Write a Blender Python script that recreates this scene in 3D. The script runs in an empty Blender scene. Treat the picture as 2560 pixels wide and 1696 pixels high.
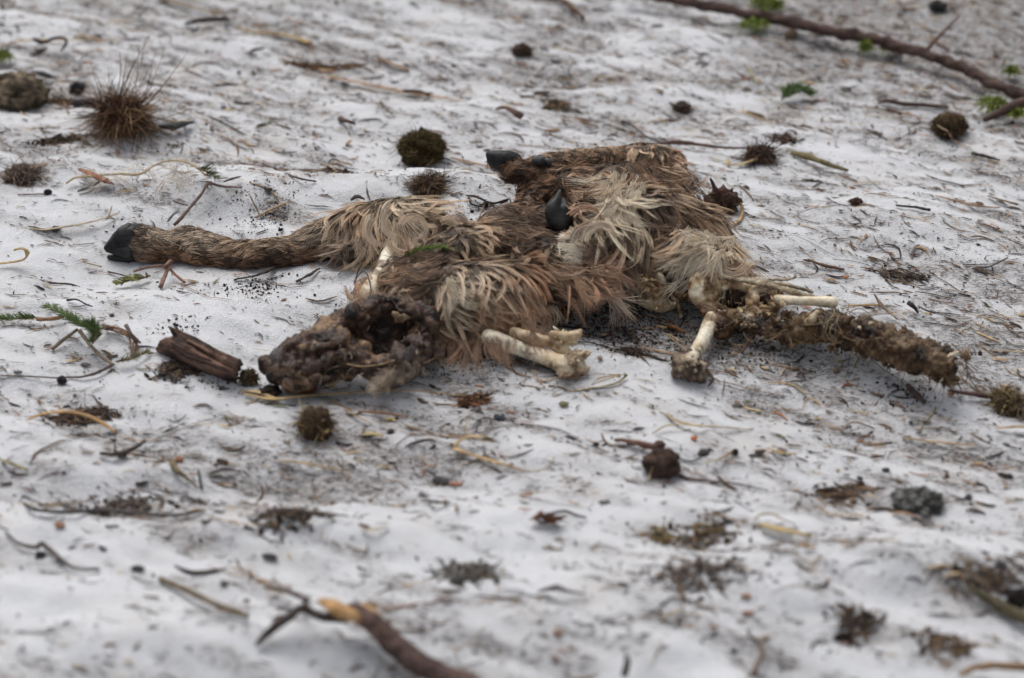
import bpy, math, random
import numpy as np
from mathutils import Vector
from mathutils.bvhtree import BVHTree

rng = np.random.default_rng(7)
random.seed(7)
R = math.radians
scene = bpy.context.scene
COL = scene.collection

# ------------------------------------------------------------------ camera, light, exposure
CAM_H = 1.90
PITCH = 30.0
LENS = 78.0
cam_data = bpy.data.cameras.new("camera")
cam_data.lens = LENS
cam_data.sensor_width = 36.0
cam_data.clip_start = 0.05
cam_data.clip_end = 2000.0
cam_data.dof.use_dof = True
cam_data.dof.focus_distance = 3.96
cam_data.dof.aperture_fstop = 1.7
cam_data.dof.aperture_blades = 7
cam = bpy.data.objects.new("camera", cam_data)
cam.location = (0, 0, CAM_H)
cam.rotation_euler = (R(90 - PITCH), 0, 0)
COL.objects.link(cam)
scene.camera = cam

SUN_EL, SUN_AZ = 60.0, -25.0      # azimuth from +Y towards +X
world = bpy.data.worlds.new("World")
scene.world = world
world.use_nodes = True
wn = world.node_tree
wn.nodes.clear()
w_out = wn.nodes.new("ShaderNodeOutputWorld")
w_bg = wn.nodes.new("ShaderNodeBackground")
w_sky = wn.nodes.new("ShaderNodeTexSky")
w_sky.sky_type = 'NISHITA'
w_sky.sun_disc = False
w_sky.sun_elevation = R(SUN_EL)
w_sky.sun_rotation = R(SUN_AZ)
w_sky.air_density = 1.0
w_sky.dust_density = 5.0
w_hsv = wn.nodes.new("ShaderNodeHueSaturation")     # an overcast sky has little colour left
w_hsv.inputs["Saturation"].default_value = 0.30
w_bg.inputs["Strength"].default_value = 0.13
wn.links.new(w_sky.outputs[0], w_hsv.inputs["Color"])
wn.links.new(w_hsv.outputs[0], w_bg.inputs["Color"])
wn.links.new(w_bg.outputs[0], w_out.inputs["Surface"])

sun_data = bpy.data.lights.new("sun", 'SUN')
sun_data.energy = 1.0
sun_data.angle = R(40)
sun_data.color = (1.0, 0.975, 0.94)
sun = bpy.data.objects.new("sun", sun_data)
sun.rotation_euler = (R(90 - SUN_EL), 0, R(-SUN_AZ + 180))
COL.objects.link(sun)

scene.view_settings.view_transform = 'Standard'
scene.view_settings.look = 'None'
scene.view_settings.exposure = 0.06
scene.view_settings.gamma = 1.0
scene.view_settings.use_curve_mapping = False
scene.cycles.max_bounces = 8
scene.cycles.diffuse_bounces = 4

# ------------------------------------------------------------------ noise
def _hash(ix, iy, iz, seed):
    h = (ix * 374761393 + iy * 668265263 + iz * 2147483647 % 1274126177 + iz * 974634777 + seed * 1442695041) & 0xFFFFFFFF
    h = ((h ^ (h >> 13)) * 1274126177) & 0xFFFFFFFF
    h = (h ^ (h >> 16)) & 0xFFFFFFFF
    h = (h * 2246822519) & 0xFFFFFFFF
    h = h ^ (h >> 15)
    return (h & 0xFFFFFF) / float(0xFFFFFF)

def vnoise(x, y, z=None, seed=0):
    x = np.asarray(x, float); y = np.asarray(y, float)
    z = np.zeros_like(x) if z is None else np.asarray(z, float)
    ix = np.floor(x).astype(np.int64); iy = np.floor(y).astype(np.int64); iz = np.floor(z).astype(np.int64)
    fx = x - ix; fy = y - iy; fz = z - iz
    fx = fx * fx * fx * (fx * (fx * 6 - 15) + 10); fy = fy * fy * fy * (fy * (fy * 6 - 15) + 10); fz = fz * fz * (3 - 2 * fz)
    r = 0
    for a in (0, 1):
        wa = fx if a else 1 - fx
        for b in (0, 1):
            wb = fy if b else 1 - fy
            for c in (0, 1):
                wc = fz if c else 1 - fz
                r = r + wa * wb * wc * _hash(ix + a, iy + b, iz + c, seed)
    return r * 2 - 1

def fbm(x, y, z=None, octaves=3, seed=0, gain=0.5):
    r = 0; amp = 1.0; f = 1.0; tot = 0
    for o in range(octaves):
        r = r + amp * vnoise(x * f + 11.3 * o, y * f - 7.1 * o, None if z is None else z * f + 3.7 * o, seed + o * 17)
        tot += amp; amp *= gain; f *= 2.03
    return r / tot

# ------------------------------------------------------------------ terrain
F_PX = 2560 * LENS / 36.0
cp, sp = math.cos(R(PITCH)), math.sin(R(PITCH))

def ray(px, py):
    a = (px - 1280.0) / F_PX; b = -(py - 848.0) / F_PX
    return np.array([a, cp + b * sp, -sp + b * cp])

def flat(px, py):
    d = ray(px, py); t = CAM_H / -d[2]
    return d[0] * t, d[1] * t

_bumps = []
def bump(px, py, sx, sy, amp, rot=0.0):
    x, y = flat(px, py); _bumps.append((x, y, sx, sy * .72, amp, math.cos(R(rot)), math.sin(R(rot))))

bump(1330, 640, .42, .36, .060)          # the hump of snow the carcass lies on
bump(1130, 530, .22, .10, .045)
bump(1060, 800, .22, .16, .020)
bump(1560, 800, .26, .16, -.022)         # hollow under the hide's lower edge
bump(280, 690, .14, .14, -.022)          # hollow left of the leg
bump(620, 530, .30, .16, .045)
bump(420, 400, .35, .30, .030)
bump(540, 760, .20, .16, .018)
bump(330, 330, .16, .16, .030)
bump(150, 860, .30, .2, .012)
bump(2100, 900, .45, .3, .012)
bump(1000, 1120, .5, .16, .016)
bump(500, 1340, .22, .10, .030)
bump(1000, 1370, .24, .10, .020)
bump(300, 1640, .3, .1, .030)
bump(1330, 1600, .35, .14, .030)
bump(2000, 1440, .30, .10, .030)
bump(2340, 1480, .20, .12, .030)
bump(860, 1220, .25, .05, -.015)
bump(420, 1250, .30, .06, -.012)
bump(1800, 1400, .2, .07, -.018)

def terrain_exact(x, y):
    x = np.asarray(x, float); y = np.asarray(y, float)
    u = x * .90 - y * .44; v = x * .44 + y * .90         # melt ripples run a little across the slope
    h = 0.020 * fbm(u * 1.3, v * 2.0, octaves=2, seed=3)
    near = np.clip((4.0 - y) / 1.3, 0, 1)
    h = h + (0.014 + .008 * near) * fbm(u * 4.2, v * 9.5, octaves=3, seed=21)
    h = h + 0.006 * fbm(u * 12, v * 26, octaves=3, seed=51)
    h = h + 0.0042 * fbm(u * 24 + 5, v * 42, octaves=2, seed=57)
    r = np.sqrt((x * .8) ** 2 + (y - 4) ** 2)
    h = h + np.clip(r - 3.5, 0, None) ** 1.2 * .05
    for (bx, by, sx, sy, a, c, s) in _bumps:
        h = h + a * np.exp(-((x - bx) / sx) ** 2 - ((y - by) / sy) ** 2)
    return h

CX0, CY0, CST = -2.2, 1.6, .01
_gx = np.arange(CX0, 2.2, CST); _gy = np.arange(CY0, 6.4, CST)
_gX, _gY = np.meshgrid(_gx, _gy)
_H = terrain_exact(_gX, _gY)
def terrain(x, y):
    """height of the snow, read from a fine grid (outside it, from the formula)"""
    x = np.asarray(x, float); y = np.asarray(y, float)
    fx = (x - CX0) / CST; fy = (y - CY0) / CST
    ok = (fx >= 0) & (fy >= 0) & (fx < len(_gx) - 1.01) & (fy < len(_gy) - 1.01)
    gx_ = np.clip(fx, 0, len(_gx) - 1.01); gy_ = np.clip(fy, 0, len(_gy) - 1.01)
    ix = gx_.astype(int); iy = gy_.astype(int); a = gx_ - ix; b = gy_ - iy
    h = (_H[iy, ix] * (1 - a) + _H[iy, ix + 1] * a) * (1 - b) + (_H[iy + 1, ix] * (1 - a) + _H[iy + 1, ix + 1] * a) * b
    if x.ndim and not ok.all() and x.size < 4000000:
        h = np.array(h); bad = ~ok; h[bad] = terrain_exact(x[bad], y[bad])
    return h

def P(px, py, h=0.0):
    """the point at height h above the snow that this part of the view looks at"""
    d = ray(px, py); z = 0.0; t = 3.0
    lo, hi = 0.5, 12.0
    tt = np.linspace(1.8, 9.0, 120)
    q = np.stack([tt * d[0], tt * d[1], CAM_H + tt * d[2]])
    f = q[2] - terrain(q[0], q[1]) - h
    k = np.argmax(f < 0)
    if f[k] >= 0: k = 119
    lo, hi = tt[max(k - 1, 0)], tt[k]
    for _ in range(5):
        m = np.linspace(lo, hi, 9)
        q = np.stack([m * d[0], m * d[1], CAM_H + m * d[2]])
        f = q[2] - terrain(q[0], q[1]) - h
        k = int(np.argmax(f < 0)) if (f < 0).any() else 8
        lo, hi = m[max(k - 1, 0)], m[k]
    t = (lo + hi) / 2
    return np.array([t * d[0], t * d[1], CAM_H + t * d[2]])

def mpp(p):
    """metres per photo pixel at point p"""
    return (p[1] * cp - (p[2] - CAM_H) * sp) / F_PX

def to_px(p):
    p = np.asarray(p); q = p - np.array([0, 0, CAM_H])
    dep = q[..., 1] * cp - q[..., 2] * sp
    up = q[..., 1] * sp + q[..., 2] * cp
    return 1280 + q[..., 0] / dep * F_PX, 848 - up / dep * F_PX

# ------------------------------------------------------------------ materials
def mat(name, rough=.7, spec=.3, attr=True, col=(.5, .5, .5), noise=0.25, scale=60., bump=.3, bscale=220., sheen=0., stretch=None, coat=0., bdist=.0015):
    m = bpy.data.materials.new(name); m.use_nodes = True
    nt = m.node_tree; b = nt.nodes["Principled BSDF"]
    b.inputs["Roughness"].default_value = rough
    b.inputs["Specular IOR Level"].default_value = spec
    if sheen: b.inputs["Sheen Weight"].default_value = sheen
    if coat:
        b.inputs["Coat Weight"].default_value = coat; b.inputs["Coat Roughness"].default_value = .25
    tc = nt.nodes.new("ShaderNodeTexCoord"); mp = nt.nodes.new("ShaderNodeMapping")
    nt.links.new(tc.outputs["Object"], mp.inputs["Vector"])
    if stretch: mp.inputs["Scale"].default_value = stretch
    if attr:
        a = nt.nodes.new("ShaderNodeAttribute"); a.attribute_name = "col"; src = a.outputs["Color"]
    else:
        a = nt.nodes.new("ShaderNodeRGB"); a.outputs[0].default_value = (*col, 1); src = a.outputs[0]
    n = nt.nodes.new("ShaderNodeTexNoise"); n.inputs["Scale"].default_value = scale; n.inputs["Detail"].default_value = 4
    nt.links.new(mp.outputs[0], n.inputs["Vector"])
    mr = nt.nodes.new("ShaderNodeMapRange"); mr.inputs["From Min"].default_value = .25; mr.inputs["From Max"].default_value = .75
    mr.inputs["To Min"].default_value = 1 - noise; mr.inputs["To Max"].default_value = 1 + noise
    nt.links.new(n.outputs["Fac"], mr.inputs["Value"])
    mul = nt.nodes.new("ShaderNodeVectorMath"); mul.operation = 'SCALE'
    nt.links.new(src, mul.inputs[0]); nt.links.new(mr.outputs[0], mul.inputs["Scale"])
    nt.links.new(mul.outputs[0], b.inputs["Base Color"])
    if bump:
        n2 = nt.nodes.new("ShaderNodeTexNoise"); n2.inputs["Scale"].default_value = bscale; n2.inputs["Detail"].default_value = 3
        nt.links.new(mp.outputs[0], n2.inputs["Vector"])
        bp = nt.nodes.new("ShaderNodeBump"); bp.inputs["Strength"].default_value = bump; bp.inputs["Distance"].default_value = bdist
        nt.links.new(n2.outputs["Fac"], bp.inputs["Height"]); nt.links.new(bp.outputs[0], b.inputs["Normal"])
    return m

M_FUR = mat("fur", rough=.52, spec=.26, noise=.12, scale=150, bump=0)
M_SKIN = mat("skin", rough=.55, spec=.35, noise=.35, scale=45, bump=.7, bscale=140, bdist=.004)
M_FLESH = mat("dried_flesh", rough=.44, spec=.32, noise=.4, scale=90, bump=.8, bscale=230, bdist=.004)
M_BONE = mat("bone", rough=.45, spec=.4, noise=.10, scale=40, bump=.12, bscale=200)
M_HORN = mat("hoof_horn", rough=.5, spec=.3, noise=.4, scale=70, bump=.5, bscale=160)
M_WOOD = mat("wood", rough=.8, spec=.25, noise=.4, scale=90, bump=.8, bscale=260, bdist=.003)
M_STRAW = mat("straw", rough=.6, spec=.3, noise=.28, scale=120, bump=.2, bscale=400)
M_DIRT = mat("soil", rough=.9, spec=.15, noise=.5, scale=120, bump=1.0, bscale=300, bdist=.004)
M_GREEN = mat("needle_green", rough=.5, spec=.35, noise=.25, scale=80, bump=0)
M_LITTER = mat("litter", rough=.8, spec=.2, noise=.2, scale=80, bump=0)

# ------------------------------------------------------------------ mesh helpers
def new_mesh(name, V, F, C=None, M=None, smooth=True):
    V = np.asarray(V, np.float32); F = np.asarray(F, np.int32)
    me = bpy.data.meshes.new(name)
    n, k = F.shape
    me.vertices.add(len(V)); me.vertices.foreach_set("co", V.ravel())
    me.loops.add(n * k); me.loops.foreach_set("vertex_index", F.ravel())
    me.polygons.add(n); me.polygons.foreach_set("loop_start", np.arange(0, n * k, k, dtype=np.int32))
    me.polygons.foreach_set("loop_total", np.full(n, k, np.int32))
    if smooth: me.polygons.foreach_set("use_smooth", np.ones(n, bool))
    if C is not None:
        C = np.asarray(C, np.float32)
        if C.ndim == 1: C = np.tile(C, (len(V), 1))
        a = me.attributes.new("col", 'FLOAT_COLOR', 'POINT')
        a.data.foreach_set("color", np.concatenate([np.clip(C, 0, 1), np.ones((len(V), 1), np.float32)], 1).ravel())
    me.update(calc_edges=True)
    if M: me.materials.append(M)
    return me

def tag(o, label=None, cat=None, group=None, kind=None):
    for k, v in (("label", label), ("category", cat), ("group", group), ("kind", kind)):
        if v: o[k] = v
    return o

def thing(name, loc, label, cat, group=None):
    o = bpy.data.objects.new(name, None); o.location = [float(v) for v in loc]; o.empty_display_size = .02
    COL.objects.link(o)
    return tag(o, label, cat, group)

def put(name, geo, M, parent=None, label=None, cat=None, group=None, kind=None, smooth=True):
    """link geometry (V, F, C in world space) as one object; origin at its base, or at its thing"""
    V, F, C = geo
    V = np.asarray(V, float)
    if parent is None:
        L = np.array([V[:, 0].mean(), V[:, 1].mean(), V[:, 2].min()])
    else:
        L = np.array(parent.location)
        if parent.parent is not None: L = L + np.array(parent.parent.location)
    o = bpy.data.objects.new(name, new_mesh(name, V - L, F, C, M, smooth))
    COL.objects.link(o)
    if parent is None: o.location = L
    else: o.parent = parent
    return tag(o, label, cat, group, kind)

def join(*gs):
    """join quad/tri geometry of the same face size"""
    Vs, Fs, Cs = [], [], []; off = 0
    for V, F, C in gs:
        F = np.asarray(F)
        if F.shape[1] == 3: F = np.concatenate([F, F[:, 2:3]], 1) if False else F
        C = np.asarray(C, float)
        if C.ndim == 1: C = np.tile(C, (len(V), 1))
        Vs.append(V); Fs.append(F + off); Cs.append(C); off += len(V)
    return np.concatenate(Vs), np.concatenate(Fs), np.concatenate(Cs)

def spline(pts, n):
    """Catmull-Rom through pts (k, d) -> (n, d)"""
    p = np.asarray(pts, float)
    if len(p) == 2: 
        t = np.linspace(0, 1, n)[:, None]; return p[0] * (1 - t) + p[1] * t
    q = np.concatenate([2 * p[:1] - p[1:2], p, 2 * p[-1:] - p[-2:-1]])
    s = np.linspace(0, len(p) - 1 - 1e-6, n); i = s.astype(int); t = (s - i)[:, None]
    a, b, c, d = q[i], q[i + 1], q[i + 2], q[i + 3]
    return .5 * (2 * b + (c - a) * t + (2 * a - 5 * b + 4 * c - d) * t * t + (3 * b - a - 3 * c + d) * t ** 3)

def tube(pts, rad, col, sides=7, n=None, rough=.12, flat=1.0, col2=None, upv=(0, 0, 1), cvar=.25, seed=0):
    """tapering tube of triangles-free quads along pts; flat<1 squashes it into a blade; closed by pinched ends"""
    pts = np.asarray(pts, float)
    ln = np.linalg.norm(np.diff(pts, axis=0), axis=1).sum()
    rad = np.atleast_1d(np.asarray(rad, float))
    if n is None: n = int(np.clip(ln / max(rad.mean() * 1.6, .002), 4, 70))
    c = spline(pts, n)
    rr = np.interp(np.linspace(0, 1, n), np.linspace(0, 1, len(rad)), rad)
    t = np.gradient(c, axis=0); t /= np.linalg.norm(t, axis=1)[:, None] + 1e-9
    up = np.asarray(upv, float); s = np.cross(t, up); bad = np.linalg.norm(s, axis=1) < .15
    s[bad] = np.cross(t[bad], (1, 0, 0)); s /= np.linalg.norm(s, axis=1)[:, None]
    u = np.cross(s, t)
    th = np.linspace(0, 2 * math.pi, sides, endpoint=False)
    ph = rng.uniform(0, 50)
    R2 = rr[:, None] * (1 + rough * fbm(np.arange(n)[:, None] * .55 + ph, np.cos(th)[None] * 1.3 + ph, np.sin(th)[None] * 1.3 + 0 * np.arange(n)[:, None], octaves=2, seed=5) * 2)
    V = c[:, None] + s[:, None] * (np.cos(th)[None, :, None] * R2[..., None]) + u[:, None] * (np.sin(th)[None, :, None] * R2[..., None] * flat)
    V = np.concatenate([c[:1], V.reshape(-1, 3), c[-1:]])
    F = []
    for i in range(n - 1):
        for j in range(sides):
            a = 1 + i * sides + j; b = 1 + i * sides + (j + 1) % sides
            F.append((a, b, b + sides)); F.append((a, b + sides, a + sides))
    e = len(V) - 1
    for j in range(sides):
        F.append((0, 1 + (j + 1) % sides, 1 + j)); F.append((e, 1 + (n - 1) * sides + j, 1 + (n - 1) * sides + (j + 1) % sides))
    col = np.asarray(col, float)
    C = np.tile(col, (len(V), 1))
    if col2 is not None:
        k = np.clip(.5 + 1.2 * fbm(V[:, 0] * 60 + ph, V[:, 1] * 60, V[:, 2] * 60, octaves=3, seed=9), 0, 1)[:, None]
        C = C * (1 - k) + np.asarray(col2, float) * k
    C = C * (1 + cvar * fbm(V[:, 0] * 190, V[:, 1] * 190, V[:, 2] * 190, octaves=2, seed=19)[:, None])
    return V, np.array(F), C

_ico = {}
def ico(level):
    if level not in _ico:
        import bmesh
        bm = bmesh.new(); bmesh.ops.create_icosphere(bm, subdivisions=level, radius=1)
        V = np.array([v.co[:] for v in bm.verts]); F = np.array([[v.index for v in f.verts] for f in bm.faces]); bm.free()
        _ico[level] = (V, F)
    return _ico[level]

def normals(V, F):
    n = np.cross(V[F[:, 1]] - V[F[:, 0]], V[F[:, 2]] - V[F[:, 0]])
    N = np.zeros_like(V)
    for k in range(3): np.add.at(N, F[:, k], n)
    return N / (np.linalg.norm(N, axis=1)[:, None] + 1e-12)

def lump(c, r, col, col2=None, level=4, amp=.35, freq=2.2, seed=0, octv=4, ground=True):
    """noise-displaced ball; r = (rx, ry, rz)"""
    V, F = ico(level); r = np.asarray(r, float) * np.ones(3)
    d = 1 + amp * fbm(V[:, 0] * freq + seed, V[:, 1] * freq, V[:, 2] * freq - seed, octaves=octv, seed=seed, gain=.6)
    W = V * d[:, None] * r + np.asarray(c)
    C = np.tile(np.asarray(col, float), (len(W), 1))
    if col2 is not None:
        k = np.clip(.5 + 1.6 * fbm(V[:, 0] * 4 + seed, V[:, 1] * 4, V[:, 2] * 4, octaves=3, seed=seed + 2), 0, 1)[:, None]
        C = C * (1 - k) + np.asarray(col2) * k
    return W, F, C

def flake(p, L, W, ang, th, col, tilt=0., curl=.2, seed=0, n=7, rag=.18):
    """leaf / bark scale: an irregular lens-shaped slab with thickness lying at p, long axis at world angle ang"""
    t = np.linspace(0, 1, n)
    w = W * .5 * np.sin(np.pi * np.clip(t * .92 + .06, 0, 1)) ** .6
    lr = np.random.default_rng(seed)
    a = np.stack([(t - .5) * L, w * (1 + rag * lr.normal(size=n)), curl * L * (t - .5) ** 2], 1)
    b = np.stack([(t - .5) * L, -w * (1 + rag * lr.normal(size=n)), curl * L * (t - .5) ** 2], 1)
    m = np.stack([(t - .5) * L, w * 0, curl * L * (t - .5) ** 2 + .15 * w], 1)
    top = np.concatenate([a, m, b]); bot = top - np.array([0, 0, th]); V = np.concatenate([top, bot])
    F = []
    k = 3 * n
    for g in (0, 1):
        for i in range(n - 1):
            q = [g * n + i, g * n + i + 1, (g + 1) * n + i + 1, (g + 1) * n + i]
            F += [(q[0], q[2], q[1]), (q[0], q[3], q[2])]
            q2 = [v + k for v in q]; F += [(q2[0], q2[1], q2[2]), (q2[0], q2[2], q2[3])]
    for i in range(n - 1):
        F += [(i, i + 1, i + 1 + k), (i, i + 1 + k, i + k)]
        j = 2 * n + i; F += [(j, j + 1 + k, j + 1), (j, j + k, j + 1 + k)]
    ca, sa, ct, st = math.cos(ang), math.sin(ang), math.cos(tilt), math.sin(tilt)
    V = np.stack([V[:, 0], V[:, 1] * ct - V[:, 2] * st, V[:, 1] * st + V[:, 2] * ct], 1)
    V = np.stack([V[:, 0] * ca - V[:, 1] * sa, V[:, 0] * sa + V[:, 1] * ca, V[:, 2]], 1) + np.asarray(p)
    C = np.asarray(col, float) * (1 + .3 * lr.normal(size=(len(V), 1)) * .5)
    return V, np.array(F), C

def ribbons(root, nrm, guide, width, cols, side=None, taper=.9):
    """guide: (n, m, 3) strand points; width (n,), cols (n, m, 3) -> thin ribbons that lie on the surface with normal nrm"""
    n, m, _ = guide.shape
    t = np.gradient(guide, axis=1)
    if side is None: side = np.cross(t, nrm[:, None, :])
    side = side / (np.linalg.norm(side, axis=2)[..., None] + 1e-9)
    prof = (1 - taper * np.linspace(0, 1, m) ** 2.2)
    w = width[:, None] * prof[None]
    A = guide + side * w[..., None] * .5; B = guide - side * w[..., None] * .5
    V = np.stack([A, B], 2).reshape(n * m * 2, 3)
    base = (np.arange(n) * m * 2)[:, None] + (np.arange(m - 1) * 2)[None]
    F = np.stack([base, base + 1, base + 3, base + 2], -1).reshape(-1, 4)
    C = np.repeat(cols[:, :, None, :], 2, 2).reshape(-1, 3)
    return V, F, C

def remesh(chains, voxel, smooth=3, spacing=.2, level=2):
    """union of ball chains [(x, y, z, r) ...] turned into one continuous surface"""
    SV, SF = ico(level); Vs, Fs = [], []; off = 0
    for ch in chains:
        ch = np.asarray(ch, float)
        if len(ch) > 1:
            ln = np.linalg.norm(np.diff(ch[:, :3], axis=0), axis=1).sum()
            n = max(2, int(ln / (ch[:, 3].mean() * spacing)) + 1); ch = spline(ch, n)
        for b in ch:
            Vs.append(SV * max(b[3], voxel * .8) + b[:3]); Fs.append(SF + off); off += len(SV)
    me = new_mesh("tmp", np.concatenate(Vs), np.concatenate(Fs))
    o = bpy.data.objects.new("tmp", me); COL.objects.link(o)
    md = o.modifiers.new("r", 'REMESH'); md.mode = 'VOXEL'; md.voxel_size = voxel
    if smooth:
        s = o.modifiers.new("s", 'SMOOTH'); s.iterations = smooth; s.factor = .5
    tr = o.modifiers.new("t", 'TRIANGULATE')
    dg = bpy.context.evaluated_depsgraph_get(); ev = o.evaluated_get(dg); m2 = ev.to_mesh()
    V = np.empty(len(m2.vertices) * 3, np.float32); m2.vertices.foreach_get("co", V)
    F = np.empty(len(m2.polygons) * 3, np.int32); m2.polygons.foreach_get("vertices", F)
    ev.to_mesh_clear(); bpy.data.objects.remove(o); bpy.data.meshes.remove(me)
    return V.reshape(-1, 3).astype(float), F.reshape(-1, 3)

def displace(V, F, terms, seed=0):
    N = normals(V, F); d = 0
    for (sc, amp, *rg) in terms:
        if rg:                      # wrinkled: creases between rounded folds
            f = fbm(V[:, 0] * sc + seed, V[:, 1] * sc, V[:, 2] * sc + seed, octaves=3, seed=seed + int(sc), gain=.55)
            d = d + amp * (np.abs(f) ** .6 * 2.2 - 1); continue
        d = d + amp * fbm(V[:, 0] * sc + seed, V[:, 1] * sc, V[:, 2] * sc + seed, octaves=3, seed=seed + int(sc), gain=.55)
    return V + N * np.asarray(d)[:, None] * 1.0

def mixcol(V, cols, sc=30, seed=0, sharp=2.0, wear=0.):
    """blend a list of colours over V by noise"""
    cols = np.asarray(cols, float)
    k = np.clip(.5 + sharp * .5 * fbm(V[:, 0] * sc + seed, V[:, 1] * sc, V[:, 2] * sc, octaves=4, seed=seed, gain=.6), 0, .9999) * (len(cols) - 1)
    i = k.astype(int); f = (k - i)[:, None]
    C = cols[i] * (1 - f) + cols[np.minimum(i + 1, len(cols) - 1)] * f
    if wear: 
        w = np.clip(2.6 * fbm(V[:, 0] * 42 + 9, V[:, 1] * 42, V[:, 2] * 42, octaves=4, seed=seed + 11, gain=.65) - .12, 0, 1)[:, None]
        C = C * (1 - wear * w) + np.asarray([.13, .075, .035]) * wear * w
    return C * (1 + .3 * fbm(V[:, 0] * 260, V[:, 1] * 260, V[:, 2] * 260, octaves=2, seed=seed + 5)[:, None])

def PC(lst, base=.7):
    """(px, py, r_px, lift) -> world (x, y, z, r); the ball rests on the snow plus lift metres"""
    out = []
    for e in lst:
        px, py, r = e[:3]; lift = e[3] if len(e) > 3 else 0.0
        p = P(px, py, 0.02); rm = r * mpp(p); p = P(px, py, rm * base + lift)
        out.append((*p, r * mpp(p)))
    return out

RIGHT = np.array([1., 0, 0]); UPI = np.array([0, sp, cp])
def imdir(deg):
    """unit direction that reads as this angle in the view (0 right, 90 down)"""
    a = np.radians(deg)
    return np.cos(a)[..., None] * RIGHT - np.sin(a)[..., None] * UPI
# ------------------------------------------------------------------ the snow
def axis(lo, hi, step, far, grow=1.13):
    c = list(np.arange(lo, hi + step, step)); s = step
    while c[-1] < far: s *= grow; c.append(c[-1] + s)
    s = step; a = [c[0]]
    while a[-1] > -far: s *= grow; a.append(a[-1] - s)
    return np.array(a[1:][::-1] + c)

gx = axis(-1.45, 1.45, .0088, 60); gy = axis(2.05, 5.5, .0088, 60)
X, Y = np.meshgrid(gx, gy); Z = terrain(X, Y)
Z = Z + .0016 * fbm(X * 55, Y * 70, octaves=2, seed=77) * np.clip(1 - abs(X) / 3, 0, 1)
nx, ny = len(gx), len(gy)
V = np.stack([X, Y, Z], -1).reshape(-1, 3)
i = np.arange(nx - 1)[None] + (np.arange(ny - 1) * nx)[:, None]
Fq = np.stack([i, i + 1, i + nx + 1, i + nx], -1).reshape(-1, 4)

def dirtiness(x, y):
    """where wind-blown dirt has gathered in the snow's surface, 0..1"""
    u = x * .90 - y * .44; v = x * .44 + y * .90
    d = .48 + .50 * fbm(u * 3.4, v * 8.5, octaves=4, seed=101, gain=.6)
    d = d + .9 * fbm(u * 11, v * 44, octaves=3, seed=131)
    hs = .0045 * fbm(u * 4.2, v * 9.5, octaves=3, seed=21) / .0045
    d = d - .45 * hs
    d = d + .08 * np.clip((y - 3.9) / .8, 0, 1) + .35 * np.clip((y - 4.2) / .5, 0, 1) * np.clip((x - .6) / .5, 0, 1)
    for (px, py, sx, sy, a) in CLEAN:
        bx, by = flat(px, py); d = d + a * np.exp(-((x - bx) / sx) ** 2 - ((y - by) / sy) ** 2)
    return np.clip(d, 0, 1)
CLEAN = [(620, 780, .28, .28, -.45), (330, 690, .25, .25, -.4), (1130, 520, .25, .12, -.6), (1700, 950, .5, .2, -.25),
         (1450, 1560, .5, .3, -.3), (800, 1380, .35, .12, -.3), (200, 1640, .4, .2, -.3), (1550, 800, .28, .2, .40), (1600, 760, .3, .12, .3),
         (2480, 60, .5, .6, .6), (2300, 20, .3, .3, .3), (500, 1230, .3, .08, .3), (1800, 1420, .22, .08, .35), (700, 1530, .2, .12, .3),
         (1050, 870, .2, .06, .3), (1950, 870, .3, .08, .25)]
D = dirtiness(V[:, 0], V[:, 1])
clean = np.array([.64, .65, .672]); grime = np.array([.375, .368, .372])
C = clean * (1 - D[:, None] * .72) + grime * D[:, None] * .72
snow = put("snow_ground", (V, Fq, C), None, kind="structure")
a = snow.data.attributes.new("dirt", 'FLOAT', 'POINT'); a.data.foreach_set("value", D.astype(np.float32))

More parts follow.
